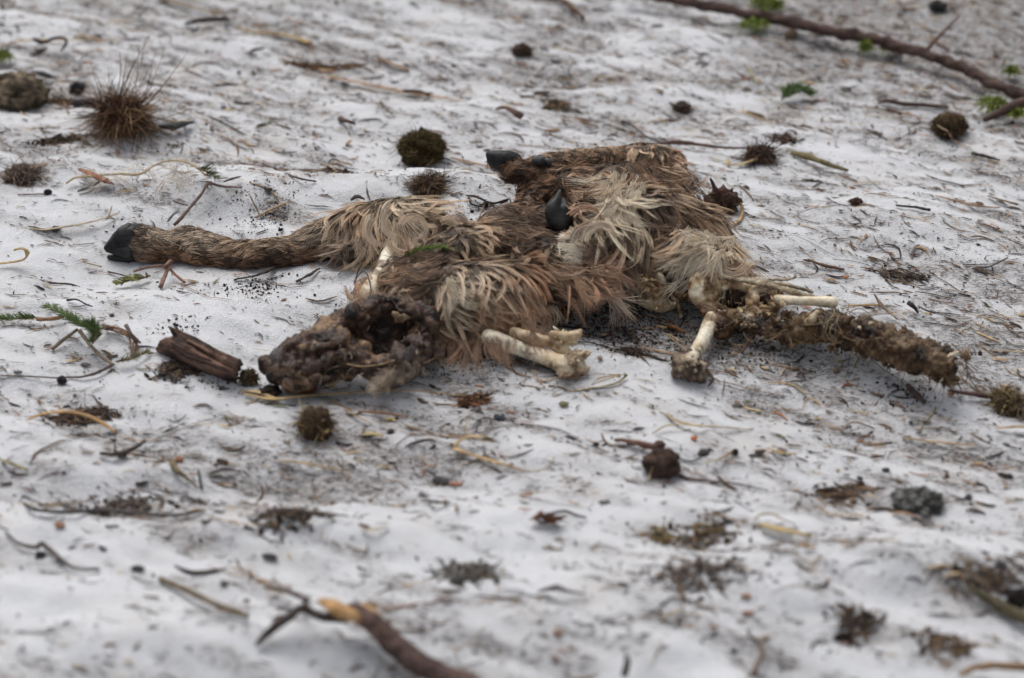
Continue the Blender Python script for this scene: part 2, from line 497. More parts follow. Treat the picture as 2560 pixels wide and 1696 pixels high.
def snow_material():
    m = bpy.data.materials.new("old_snow"); m.use_nodes = True
    nt = m.node_tree; L = nt.links; N = nt.nodes; b = N["Principled BSDF"]
    b.inputs["Roughness"].default_value = .55
    b.inputs["Specular IOR Level"].default_value = .35
    b.inputs["Subsurface Weight"].default_value = .0
    tc = N.new("ShaderNodeTexCoord")
    at = N.new("ShaderNodeAttribute"); at.attribute_name = "col"
    ad = N.new("ShaderNodeAttribute"); ad.attribute_name = "dirt"
    def noise(scale, detail=3, mapscale=None, rot=0, rough=.55):
        n = N.new("ShaderNodeTexNoise"); n.inputs["Scale"].default_value = scale; n.inputs["Detail"].default_value = detail
        n.inputs["Roughness"].default_value = rough
        if mapscale:
            mp = N.new("ShaderNodeMapping"); mp.inputs["Scale"].default_value = mapscale; mp.inputs["Rotation"].default_value = (0, 0, rot)
            L.new(tc.outputs["Object"], mp.inputs["Vector"]); L.new(mp.outputs[0], n.inputs["Vector"])
        else: L.new(tc.outputs["Object"], n.inputs["Vector"])
        return n.outputs["Fac"]
    def rngmap(v, a, b2, c, d):
        r = N.new("ShaderNodeMapRange"); r.inputs["From Min"].default_value = a; r.inputs["From Max"].default_value = b2
        r.inputs["To Min"].default_value = c; r.inputs["To Max"].default_value = d; L.new(v, r.inputs["Value"]); return r.outputs[0]
    def math_(op, x, y):
        q = N.new("ShaderNodeMath"); q.operation = op
        for k, v in enumerate((x, y)):
            if isinstance(v, (int, float)): q.inputs[k].default_value = v
            else: L.new(v, q.inputs[k])
        return q.outputs[0]
    def mix(fac, a_, b_):
        q = N.new("ShaderNodeMix"); q.data_type = 'RGBA'
        L.new(fac, q.inputs[0])
        for k, v in ((6, a_), (7, b_)):
            if isinstance(v, tuple): q.inputs[k].default_value = (*v, 1)
            else: L.new(v, q.inputs[k])
        return q.outputs[2]
    # fine dark grit, denser where the snow is dirty, drawn out along the melt ripples
    g1 = noise(1, 5, (130, 330, 130), R(26), .7)
    thr = rngmap(ad.outputs["Fac"], 0, 1, .66, .49)
    s1 = math_('SUBTRACT', g1, thr); s1 = rngmap(s1, 0, .07, 0, .7)
    g2 = noise(1, 4, (34, 110, 34), R(26), .65)
    thr2 = rngmap(ad.outputs["Fac"], 0, 1, .64, .45)
    s2 = math_('SUBTRACT', g2, thr2); s2 = rngmap(s2, 0, .14, 0, .55)
    tan = noise(9, 4)
    c1 = mix(rngmap(tan, .5, .75, 0, .30), at.outputs["Color"], (.50, .43, .36))
    c2 = mix(s2, c1, (.22, .19, .17))
    c3 = mix(s1, c2, (.06, .05, .045))
    L.new(c3, b.inputs["Base Color"])
    # icy grains: bump plus sparkle in the gloss
    vo = N.new("ShaderNodeTexVoronoi"); vo.inputs["Scale"].default_value = 420
    L.new(tc.outputs["Object"], vo.inputs["Vector"])
    n3 = noise(120, 4)
    hsum = math_('ADD', math_('MULTIPLY', vo.outputs["Distance"], .5), n3)
    bp = N.new("ShaderNodeBump"); bp.inputs["Strength"].default_value = .6; bp.inputs["Distance"].default_value = .005
    L.new(hsum, bp.inputs["Height"]); L.new(bp.outputs[0], b.inputs["Normal"])
    L.new(rngmap(noise(500, 1), .3, .7, .28, .75), b.inputs["Roughness"])
    return m
snow.data.materials.append(snow_material())

# ------------------------------------------------------------------ litter nobody could count
def scatter(n, x0=-1.5, x1=1.5, y0=2.1, y1=5.4, power=1.2, base=.05, patch=None):
    out = []
    tot = 0
    while tot < n:
        yy = rng.uniform(y0, y1, n * 3); half = .27 * yy + .2
        xx = rng.uniform(-1, 1, n * 3) * 2.2
        ok = abs(xx) < half
        xx, yy = xx[ok], yy[ok]
        d = dirtiness(xx, yy) ** power + base
        ok = rng.uniform(0, 1, len(xx)) < d
        out.append(np.stack([xx[ok], yy[ok]], 1)); tot += ok.sum()
    q = np.concatenate(out)[:n]
    return q

def flow_angle(x, y):
    """drift direction of the litter in world terms"""
    return R(-25) - .08 * x + .28 * np.clip((3.3 - y) / .8, 0, 1) + .22 * fbm(x * 1.1, y * 1.1, octaves=2, seed=61) - .12 * np.clip((y - 3.5) / 1.5, 0, 1)

def bits(q, Lr, Wr, palette, spread=.5, name="needle_litter", segs=3, bend=.25, lift=.0015):
    """bent three-sided slivers lying on the snow"""
    n = len(q)
    L = rng.lognormal(math.log(Lr), .5, n); W = rng.lognormal(math.log(Wr), .4, n)
    ang = flow_angle(q[:, 0], q[:, 1]) + rng.normal(0, spread, n)
    ang = np.where(rng.uniform(0, 1, n) < .15, rng.uniform(0, math.pi, n), ang)
    t = np.linspace(-.5, .5, segs)
    be = rng.normal(0, bend, n)
    lx = t[None] * L[:, None]; ly = be[:, None] * L[:, None] * (t[None] ** 2 * 2)
    x = q[:, 0, None] + np.cos(ang)[:, None] * lx - np.sin(ang)[:, None] * ly
    y = q[:, 1, None] + np.sin(ang)[:, None] * lx + np.cos(ang)[:, None] * ly
    z = terrain(x, y) + lift + rng.uniform(0, .002, n)[:, None]
    z = z + rng.normal(0, .06, n)[:, None] * lx * .3
    c = np.stack([x, y, z], -1)
    s = np.stack([-np.sin(ang), np.cos(ang), 0 * ang], -1)
    prof = np.array([.35] + [1.] * (segs - 2) + [.3]); prof = prof[None] * W[:, None]
    A = c + s[:, None] * prof[..., None] * .5; B = c - s[:, None] * prof[..., None] * .5
    T = c + np.array([0, 0, 1.]) * prof[..., None] * .5
    V = np.stack([A, B, T], 2).reshape(-1, 3)
    base = (np.arange(n) * segs * 3)[:, None] + (np.arange(segs - 1) * 3)[None]
    F = []
    for a_, b_ in ((0, 2), (2, 1)):
        F.append(np.stack([base + a_, base + b_, base + 3 + b_, base + 3 + a_], -1).reshape(-1, 4))
    F = np.concatenate(F)
    pal = np.array([p[0] for p in palette]); w = np.array([p[1] for p in palette], float)
    ci = rng.choice(len(pal), n, p=w / w.sum())
    C = np.repeat((pal[ci] * rng.uniform(.65, 1.3, (n, 1)))[:, None], segs * 3, 1).reshape(-1, 3)
    return V, F, C

BLACK = (.030, .025, .022); DKBR = (.075, .050, .035); BRN = (.15, .095, .06); TAN = (.34, .22, .12); STR = (.46, .33, .17); RED = (.30, .12, .06); OLV = (.13, .13, .05); GRY = (.16, .145, .135)
pal_dark = [(BLACK, 5), (DKBR, 6), (BRN, 3), (GRY, 2), (RED, .4), (TAN, .6)]
pal_mix = [(BLACK, 2), (DKBR, 4), (BRN, 4), (TAN, 2.5), (STR, 1.2), (OLV, .7), (RED, .6), (GRY, 2)]
g1 = bits(scatter(27000, power=1.0, base=.12), .0068, .0017, pal_dark, .42)
g2 = bits(scatter(9000, power=1.0, base=.12), .019, .0021, pal_mix, .32, segs=4)
g4 = bits(scatter(950, power=1.3, base=.05), .030, .0036, [(BLACK, 3), (DKBR, 5), (BRN, 4), (TAN, 1), (RED, .5), (GRY, 1)], .35, segs=6, bend=.4)
put("bark_litter", g4, M_WOOD, kind="stuff")
put("needle_litter", (lambda a, b: (np.concatenate([a[0], b[0]]), np.concatenate([a[1], b[1] + len(a[0])]), np.concatenate([a[2], b[2]])))(g1, g2), M_LITTER, kind="stuff")
g3 = bits(scatter(800, power=1.0, base=.05), .05, .0016, [(TAN, 3), (STR, 2), (BRN, 3), (DKBR, 4), (BLACK, 1)], .35, segs=7, bend=.35)
put("grass_litter", g3, M_STRAW, kind="stuff")
# crumbs of soil
def crumbs(q, r0, pal):
    SV, SF = ico(1); n = len(q)
    r = rng.lognormal(math.log(r0), .55, n)
    z = terrain(q[:, 0], q[:, 1])
    W = SV[None] * (r[:, None, None] * rng.uniform(.5, 1.4, (n, 1, 3)) * rng.uniform(.6, 1.3, (n, len(SV), 1)))
    W = W + np.stack([q[:, 0], q[:, 1], z + r * .25], -1)[:, None]
    F = (SF[None] + (np.arange(n) * len(SV))[:, None, None]).reshape(-1, 3)
    pal_ = np.array([p[0] for p in pal]); w = np.array([p[1] for p in pal], float)
    C = np.repeat(pal_[rng.choice(len(pal_), n, p=w / w.sum())][:, None], len(SV), 1).reshape(-1, 3)
    return W.reshape(-1, 3), F, C
def local_scatter(n, spots):
    q = []
    for (px, py, rx, ry, k) in spots:
        c = P(px, py); m = mpp(c); g = rng.normal(size=(int(n * k), 2)) * .6
        q.append(np.stack([c[0] + g[:, 0] * rx * m, c[1] + g[:, 1] * ry * m / .5], 1))
    return np.concatenate(q)
cq = np.concatenate([scatter(7500, power=1.2, base=.02),
     local_scatter(700, [(1520, 790, 150, 50, 3.2), (1600, 850, 130, 40, 1.2), (1200, 870, 110, 25, 1.5), (640, 720, 80, 30, .6), (780, 640, 120, 14, .6),
                         (660, 520, 80, 40, .8), (1930, 870, 200, 40, 1.2), (1080, 930, 150, 20, .5), (560, 960, 90, 14, .4), (1700, 830, 60, 30, .5),
                         (2250, 980, 80, 30, .5), (1180, 520, 60, 20, .15), (440, 820, 60, 20, .2)])])
put("dirt_crumbs", crumbs(cq, .0009, [(BLACK, 5), (DKBR, 5), (BRN, 1)]), M_DIRT, kind="stuff")
# ------------------------------------------------------------------ the carcass
CREAM = (.70, .585, .43); WHITE = (.80, .71, .56); FAWN = (.60, .45, .31); TANG = (.54, .43, .315); BROWN = (.36, .225, .135)
ORNG = (.46, .285, .18); DARK = (.10, .065, .043); GREYB = (.35, .275, .215); UMBER = (.20, .125, .08)
carcass = thing("deer_carcass", P(1350, 700), "matted fawn and brown deer remains with bare bones, spread on dirty snow", "animal carcass")

# hide: the torn skin of rump, thighs and lower legs as one continuous sheet of flesh
B = []
B.append(PC([(915, 750, 38), (985, 705, 48), (1070, 668, 58, .01), (1160, 630, 58, .03), (1250, 612, 55, .03), (1330, 590, 45, .03)]))
B.append(PC([(970, 790, 45), (1060, 755, 72), (1150, 735, 84, .01), (1250, 730, 80, .02), (1340, 705, 60, .02)]))
B.append(PC([(1075, 815, 50), (1170, 795, 58), (1250, 785, 52)]))
B.append(PC([(1330, 650, 58, .04), (1420, 650, 50, .05), (1500, 620, 62, .05), (1580, 600, 66, .05), (1575, 670, 45, .04)]))
B.append(PC([(1330, 480, 42, .01), (1400, 470, 46, .02), (1480, 470, 50, .04), (1590, 470, 62, .05), (1680, 470, 45, .04)]))
B.append(PC([(1480, 550, 60, .06), (1580, 545, 72, .06), (1680, 550, 66, .05), (1770, 590, 50, .03), (1815, 650, 34, .03)]))
B.append(PC([(1690, 620, 55, .05), (1770, 640, 44, .05)]))
B.append(PC([(1345, 700, 42, .05), (1440, 715, 36, .06), (1530, 700, 38, .05), (1590, 700, 30, .04)]))
B.append(PC([(1560, 402, 32, .04), (1620, 402, 36, .05), (1678, 405, 32, .04), (1690, 440, 32, .03)]))
B.append(PC([(1280, 440, 26, .05), (1330, 425, 28, .05), (1400, 412, 26, .05), (1480, 405, 25, .05), (1560, 402, 32, .04)]))      # far leg
B.append(PC([(1236, 412, 18, .055), (1280, 420, 28, .055), (1310, 434, 30, .05), (1360, 432, 26, .05)]))
B.append(PC([(1290, 560, 36, .02), (1340, 560, 40, .03), (1385, 555, 40, .04), (1330, 600, 36, .03)]))      # dark shank behind the upright hoof
B.append(PC([(1330, 470, 34, .01), (1320, 510, 34, .01), (1290, 550, 34, .01), (1215, 585, 34, .01)]))
# near leg stretched out to the left
B.append(PC([(335, 598, 38), (368, 612, 44), (420, 622, 38), (470, 618, 46), (520, 628, 44), (580, 634, 37), (650, 632, 38), (730, 628, 40), (800, 608, 46), (870, 596, 56), (940, 570, 66, .01), (1005, 555, 62, .02), (1060, 560, 50, .03)]))
B.append(PC([(880, 630, 40), (960, 610, 48), (1060, 590, 44, .02), (1120, 590, 36, .02)]))
hV, hF = remesh(B, .0062, 4)
hV = displace(hV, hF, [(9, .012), (30, .005), (90, .0018)], seed=4)
tz = terrain(hV[:, 0], hV[:, 1]); hV[:, 2] = np.maximum(hV[:, 2], tz - .01)
hC = mixcol(hV, [(.05, .032, .024), (.10, .062, .042), (.17, .115, .08), (.10, .07, .055)], 26, 3)
hide = put("hide", (hV, hF, hC), M_SKIN, carcass, label="torn brown hide of rump and legs, matted with wet fur")
hN = normals(hV, hF)
bvh = BVHTree.FromPolygons([tuple(v) for v in hV], [tuple(f) for f in hF])

# fur field: px, py, direction in view, length px, tip colour, root colour, curl, density, radius of influence
FC = [
 (345, 600, 190, 26, GREYB, UMBER, .1, 1.3), (430, 590, 185, 28, TANG, GREYB, .1, 1.3), (430, 640, 180, 30, BROWN, UMBER, .1, 1.3),
 (520, 600, 175, 30, TANG, GREYB, .15, 1.3), (520, 655, 180, 34, BROWN, UMBER, .15, 1.3), (620, 605, 172, 34, FAWN, BROWN, .2, 1.3),
 (620, 655, 176, 36, UMBER, DARK, .15, 1.2), (720, 600, 160, 36, TANG, BROWN, .3, 1.3), (720, 650, 178, 42, UMBER, DARK, .2, 1.2),
 (800, 580, 150, 42, TANG, GREYB, .3, 1.3), (810, 635, 170, 48, BROWN, DARK, .25, 1.2),
 (880, 560, 100, 74, TANG, GREYB, .4, 1.1), (880, 620, 110, 70, GREYB, UMBER, .4, 1.1), (930, 520, 110, 90, FAWN, TANG, .5, 1.1),
 (950, 600, 75, 95, TANG, GREYB, .55, 1.1), (1010, 510, 60, 100, CREAM, TANG, .6, 1.1), (1040, 560, 80, 90, TANG, UMBER, .9, 1.0), (1010, 620, 75, 80, GREYB, DARK, .5, 1.0),
 (1080, 530, 50, 100, FAWN, UMBER, .7, .9), (1110, 580, 90, 60, TANG, DARK, 1.3, .9), (1120, 600, 120, 50, UMBER, DARK, 1.2, .7),
 (890, 745, 230, 40, ORNG, FAWN, .3, .8), (930, 760, 250, 42, FAWN, ORNG, .3, .8), (1000, 690, 15, 60, CREAM, GREYB, .7, 1.1),
 (1040, 700, 170, 70, BROWN, DARK, .4, 1.0), (1090, 660, 160, 90, BROWN, UMBER, .3, 1.1), (1130, 640, 20, 80, TANG, GREYB, .3, 1.1), (1000, 780, 60, 50, GREYB, DARK, .4, .8),
 (1180, 590, 10, 60, FAWN, TANG, .3, 1.0), (1230, 570, 15, 60, FAWN, BROWN, .3, 1.0), (1200, 640, 25, 80, TANG, GREYB, .25, 1.2), (1260, 630, 40, 80, GREYB, UMBER, .3, 1.1),
 (1140, 720, 75, 60, WHITE, CREAM, .2, 1.1), (1125, 760, 50, 80, CREAM, TANG, .4, 1.1), (1180, 700, 35, 90, TANG, GREYB, .25, 1.2), (1250, 700, 50, 90, TANG, BROWN, .2, 1.2),
 (1180, 780, 50, 95, FAWN, BROWN, .25, 1.2), (1250, 770, 55, 95, BROWN, UMBER, .25, 1.2), (1300, 750, 60, 90, ORNG, UMBER, .3, 1.1), (1320, 810, 80, 80, ORNG, DARK, .3, .9),
 (1090, 800, 65, 80, FAWN, GREYB, .35, 1.1), (1130, 850, 85, 70, BROWN, DARK, .3, 1.0), (1200, 840, 80, 70, BROWN, DARK, .3, 1.0), (1070, 850, 100, 55, FAWN, DARK, .3, .8),
 (1310, 690, 40, 80, ORNG, BROWN, .4, 1.1), (1350, 740, 100, 60, FAWN, DARK, .4, .7), (1400, 720, 40, 95, ORNG, BROWN, .3, .9), (1460, 690, 15, 90, ORNG, UMBER, .35, .9),
 (1330, 640, 20, 75, BROWN, UMBER, .25, 1.0), (1380, 660, 10, 60, TANG, BROWN, .3, .9),
 (1418, 590, 70, 30, WHITE, WHITE, .05, 2.2), (1425, 630, 60, 30, CREAM, WHITE, .05, 2.2), (1440, 560, 20, 50, CREAM, FAWN, .5, 1.0), (1405, 655, 30, 40, CREAM, FAWN, .2, 1.2),
 (1310, 560, 200, 40, UMBER, DARK, .2, .8), (1370, 570, 215, 36, UMBER, DARK, .2, .7), (1350, 605, 190, 30, UMBER, DARK, .2, .5), (1260, 540, 170, 55, GREYB, UMBER, .3, .8),
 (1330, 500, 110, 28, BROWN, DARK, .2, .9), (1330, 460, 100, 24, BROWN, DARK, .2, .5), (1385, 450, 190, 34, BROWN, DARK, .2, .9),
 (1440, 600, 20, 40, UMBER, DARK, .4, .7), (1480, 570, 165, 70, BROWN, GREYB, .8, 1.0), (1500, 630, 130, 80, BROWN, GREYB, .5, 1.0), (1480, 650, 170, 70, BROWN, UMBER, .5, .9),
 (1560, 610, 60, 70, BROWN, GREYB, .5, 1.0), (1570, 660, 90, 60, GREYB, UMBER, .5, .7), (1540, 700, 70, 60, GREYB, DARK, .6, .7), (1610, 640, 90, 50, BROWN, DARK, .4, .7), (1480, 730, 30, 50, UMBER, DARK, .4, .4),
 (1420, 440, 10, 60, BROWN, UMBER, .2, .9), (1440, 480, 20, 90, FAWN, UMBER, .35, 1.1), (1480, 510, 35, 90, TANG, UMBER, .35, 1.0), (1450, 530, 40, 70, TANG, UMBER, .4, .9), (1500, 450, 20, 80, FAWN, BROWN, .3, 1.0),
 (1560, 450, 110, 80, CREAM, GREYB, .5, 1.0), (1545, 500, 105, 100, WHITE, CREAM, .45, 1.3), (1525, 550, 100, 110, WHITE, CREAM, .4, 1.3), (1570, 560, 60, 110, CREAM, FAWN, .4, 1.0),
 (1610, 440, 50, 70, BROWN, DARK, .35, 1.0), (1650, 470, 38, 80, TANG, DARK, .25, 1.0), (1700, 500, 42, 75, FAWN, DARK, .25, 1.0), (1740, 540, 42, 75, FAWN, UMBER, .25, 1.0), (1620, 520, 55, 80, GREYB, DARK, .3, 1.0),
 (1660, 560, 60, 75, BROWN, DARK, .3, 1.0), (1700, 590, 110, 70, FAWN, GREYB, .5, 1.1), (1750, 590, 80, 70, CREAM, TANG, .6, 1.1), (1800, 580, 50, 60, FAWN, TANG, .4, 1.1), (1690, 640, 125, 75, CREAM, GREYB, .5, 1.1),
 (1760, 640, 160, 90, WHITE, CREAM, .35, 1.3), (1800, 630, 130, 80, WHITE, CREAM, .4, 1.3), (1830, 620, 90, 70, CREAM, FAWN, .6, 1.1), (1830, 670, 65, 80, CREAM, FAWN, .3, 1.1), (1760, 690, 95, 60, TANG, GREYB, .3, .9), (1850, 670, 50, 85, ORNG, FAWN, .25, 1.0),
 (1555, 380, 150, 34, FAWN, BROWN, .3, 1.1), (1600, 385, 80, 34, FAWN, TANG, .4, 1.2), (1650, 385, 70, 34, FAWN, TANG, .4, 1.2), (1690, 385, 20, 34, ORNG, FAWN, .3, 1.2), (1700, 430, 60, 40, TANG, GREYB, .4, 1.1), (1620, 420, 85, 50, TANG, BROWN, .4, 1.1), (1560, 430, 60, 46, UMBER, DARK, .5, 1.0),
 (1240, 420, 215, 26, UMBER, DARK, .15, 1.3), (1290, 440, 190, 30, UMBER, DARK, .15, 1.3), (1300, 405, 170, 30, BROWN, UMBER, .3, 1.3), (1380, 425, 190, 34, UMBER, DARK, .15, 1.2), (1400, 395, 180, 26, TANG, BROWN, .2, 1.3), (1480, 395, 175, 28, FAWN, BROWN, .2, 1.3), (1480, 420, 185, 34, BROWN, DARK, .2, 1.2)]
F_xy = np.array([f[:2] for f in FC], float); F_a = np.radians([f[2] for f in FC]); F_L = np.array([f[3] for f in FC], float)
F_tip = np.array([f[4] for f in FC]); F_root = np.array([f[5] for f in FC]); F_curl = np.array([f[6] for f in FC]); F_den = np.array([f[7] for f in FC])

def cap(c, top=.78):
    """keep the hue of very pale hair"""
    g = c.mean(-1, keepdims=True); c = c * .90 + g * .10
    return np.clip(c * np.minimum(1, top / np.maximum(c.max(-1, keepdims=True), 1e-6)), .005, 1)

def field(V, blur=26.):
    px, py = to_px(V); d2 = (px[:, None] - F_xy[None, :, 0]) ** 2 + (1.15 * (py[:, None] - F_xy[None, :, 1])) ** 2
    w = 1 / (d2 + blur ** 2) ** 2; w /= w.sum(1)[:, None]
    # sharper blending for colour so that patches keep their edges
    wc = 1 / (d2 + 15 ** 2) ** 3; wc /= wc.sum(1)[:, None]
    a = np.arctan2((w * np.sin(F_a)).sum(1), (w * np.cos(F_a)).sum(1))
    return a, w @ F_L, wc @ F_tip, wc @ F_root, w @ F_curl, wc @ F_den

def sample(V, F, n):
    a = V[F[:, 0]]; b = V[F[:, 1]]; c = V[F[:, 2]]
    ar = np.linalg.norm(np.cross(b - a, c - a), axis=1)
    k = rng.choice(len(F), n, p=ar / ar.sum())
    u = rng.uniform(0, 1, (n, 2)); s = u.sum(1) > 1; u[s] = 1 - u[s]
    p = a[k] + (b - a)[k] * u[:, :1] + (c - a)[k] * u[:, 1:]
    nn = np.cross((b - a)[k], (c - a)[k]); nn /= np.linalg.norm(nn, axis=1)[:, None] + 1e-12
    return p, nn

def locks(n, m=8, per=18, lscale=1.0, spread=.0055, wid=.0011, name="fur", angj=.35, lift=.30, pmask=None, V=hV, F=hF, droop=.35, tipsp=.12, tone=.18, dark=1.0, extra=0.):
    p, nn = sample(V, F, n)
    ok = p[:, 2] > terrain(p[:, 0], p[:, 1]) + .004
    ok &= (nn @ np.array([0, -.75, .75])) > -.45
    p, nn = p[ok], nn[ok]
    a, L, ct, cr, cu, de = field(p)
    ok = rng.uniform(0, 1.35, len(p)) < de
    if pmask is not None: ok &= pmask(p)
    p, nn, a, L, ct, cr, cu = [q[ok] for q in (p, nn, a, L, ct, cr, cu)]
    n = len(p)
    # neighbours lie together: angle jitter from smooth noise plus a little of their own
    a = a + angj * 1.6 * fbm(p[:, 0] * 26, p[:, 1] * 26, p[:, 2] * 26, octaves=2, seed=31) + rng.normal(0, angj * .35, n)
    d = imdir(np.degrees(a)); d = d - nn * (d * nn).sum(1)[:, None]; d /= np.linalg.norm(d, axis=1)[:, None] + 1e-9
    L = L * mpp(p.T) * lscale * rng.uniform(.7, 1.25, n)
    sd = np.cross(nn, d)
    t = np.linspace(0, 1, m)
    sg = np.sign(fbm(p[:, 0] * 14, p[:, 1] * 14, p[:, 2] * 14, octaves=1, seed=88)) * rng.uniform(.4, 1.1, n)
    cu = cu + extra * rng.uniform(0, 1.4, n) ** 2
    th = (cu * sg)[:, None] * t[None] ** 1.4 * 1.9
    ds = 1.0 / (m - 1)
    fx = np.cumsum(np.cos(th) * ds, 1) - ds; fy = np.cumsum(np.sin(th) * ds, 1) - np.sin(th[:, :1]) * ds
    lf = lift * rng.uniform(.4, 1.3, n)
    G = p[:, None] + d[:, None] * (fx * L[:, None])[..., None] + sd[:, None] * (fy * L[:, None])[..., None] \
        + nn[:, None] * (lf[:, None] * L[:, None] * (t - .75 * t ** 2)[None])[..., None]
    G[..., 2] -= (droop * L[:, None] * t[None] ** 2.2 * .35)
    # keep the locks on the outside of the hide and above the snow
    gm = np.linspace(0, m - 1, 4).astype(int)[1:]
    fix = np.zeros((n, m))
    for i in range(n):
        for j in gm:
            loc, nr, _, dist = bvh.find_nearest(Vector(G[i, j]))
            if loc is None: continue
            s = (Vector(G[i, j]) - loc).dot(nr)
            if s < .002: fix[i, j] = .003 - s
    for j in range(1, m):
        if j not in gm:
            k0 = max([g for g in [0] + list(gm) if g <= j]); k1 = min([g for g in gm if g >= j])
            f = (j - k0) / max(k1 - k0, 1); fix[:, j] = fix[:, k0] * (1 - f) + fix[:, k1] * f
    G = G + nn[:, None] * fix[..., None]
    # strands
    tr = np.random.default_rng(5)
    off = tr.normal(0, 1, (n, per, 2)) * spread * tr.uniform(.5, 1.2, (n, 1, 1))
    conv = (1 - (1 - tipsp) * t ** .9)
    S = G[:, None] + (sd[:, None, None] * off[..., 0, None, None] + d[:, None, None] * (off[..., 1, None, None] * .8)) * conv[None, None, :, None]
    S = S + nn[:, None, None] * (tr.uniform(0, .0016, (n, per, 1, 1)) * (1 + t)[None, None, :, None])
    wob = tr.uniform(0, 6.28, (n, per, 1, 1)); S = S + sd[:, None, None] * (np.sin(wob + 5.5 * t[None, None, :, None] + 1.5 * tr.normal(size=(n, per, 1, 1))) * .0011 * t[None, None, :, None])
    # each hair ends at its own length
    ln = tr.uniform(.72, 1.0, (n, per, 1, 1)); S = S[:, :, :1] + (S - S[:, :, :1]) * ln
    S = S.reshape(n * per, m, 3)
    tzz = terrain(S[..., 0], S[..., 1]) + .002; S[..., 2] = np.maximum(S[..., 2], tzz)
    vr = 1 + tone * tr.normal(size=(n, 1, 1)) ; vs = 1 + .27 * tr.normal(size=(n, per, 1))
    tt = np.clip(t * 1.3, 0, 1) ** .9
    cc = cr[:, None] * (1 - tt[None, :, None]) + ct[:, None] * tt[None, :, None]
    cc = cc * (.6 + .4 * np.clip(t * 3.5, 0, 1))[None, :, None]      # hair darker towards its base
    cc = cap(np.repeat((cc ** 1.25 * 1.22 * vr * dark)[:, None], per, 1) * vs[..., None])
    N = np.repeat(nn, per, 0) + tr.normal(0, .35, (n * per, 3))
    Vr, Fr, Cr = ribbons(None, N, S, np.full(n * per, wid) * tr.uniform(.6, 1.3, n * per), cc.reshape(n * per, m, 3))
    return Vr, Fr, Cr

def cat2(*g):
    off = 0; Fs = []
    for q in g: Fs.append(q[1] + off); off += len(q[0])
    return np.concatenate([q[0] for q in g]), np.concatenate(Fs), np.concatenate([q[2] for q in g])

isleg = lambda p: (to_px(p)[0] < 850) | ((to_px(p)[1] < 450) & (to_px(p)[0] < 1560))
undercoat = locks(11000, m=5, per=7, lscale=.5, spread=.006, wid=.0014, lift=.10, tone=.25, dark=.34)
long_ = locks(5600, m=9, per=22, lscale=1.12, pmask=lambda p: ~isleg(p), spread=.0034, tipsp=.05, tone=.26, lift=.22, angj=.5, wid=.00072, extra=.3, dark=1.3, droop=.04)
over = locks(1100, m=10, per=24, lscale=1.45, pmask=lambda p: ~isleg(p), spread=.0036, tipsp=.03, tone=.30, lift=.30, angj=.8, dark=1.3, wid=.00072, extra=.6)
short = locks(9000, m=5, per=12, pmask=isleg, spread=.006, wid=.0009, lift=.16, angj=.4, tipsp=.30, tone=.30, droop=.1, dark=1.15)
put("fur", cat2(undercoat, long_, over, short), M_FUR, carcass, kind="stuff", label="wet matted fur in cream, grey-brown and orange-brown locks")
print("fur faces", len(undercoat[1]), len(long_[1]), len(short[1]))

def surf(px, py, off=.004):
    """point on the hide that this part of the view looks at"""
    d = Vector(ray(px, py)).normalized(); loc, nr, _, dist = bvh.ray_cast(Vector((0, 0, CAM_H)), d)
    return None if loc is None else np.array(loc) + np.array(nr) * off

def tuft(px, py, h, ang, Lpx, col1, col2, n=26, fan=.25, curl=.4, wid=.0011, m=9, droop=.5, lift=.15, sp=.004, hug=False):
    """one separate lock of hair"""
    p = surf(px, py, .012) if hug else P(px, py, h)
    if p is None: p = P(px, py, h)
    Lm = Lpx * mpp(p); a = ang + np.degrees(rng.normal(0, fan, n))
    d = imdir(a); t = np.linspace(0, 1, m)
    s = imdir(a + 90)
    cv = curl * rng.uniform(.6, 1.2) * np.sign(rng.normal()) if curl > 0 else curl
    G = p + rng.normal(0, sp, (n, 1, 3)) * (1 - t)[None, :, None] + d[:, None] * (Lm * t)[None, :, None] * rng.uniform(.7, 1, (n, 1, 1)) \
        + s[:, None] * (cv * Lm * (t ** 2 - t * .3))[None, :, None] + np.array([0, 0, 1]) * ((lift * t - droop * t ** 2 * .4) * Lm)[None, :, None]
    G[..., 2] = np.maximum(G[..., 2], terrain(G[..., 0], G[..., 1]) + .003)
    c = np.asarray(col2)[None] * (1 - t[:, None]) + np.asarray(col1)[None] * t[:, None]
    c = cap(1.25 * c[None] * (1 + .15 * rng.normal(size=(n, 1, 1))))
    return ribbons(None, rng.normal(0, .5, (n, 3)) + [0, -.6, .8], G, np.full(n, wid), c)

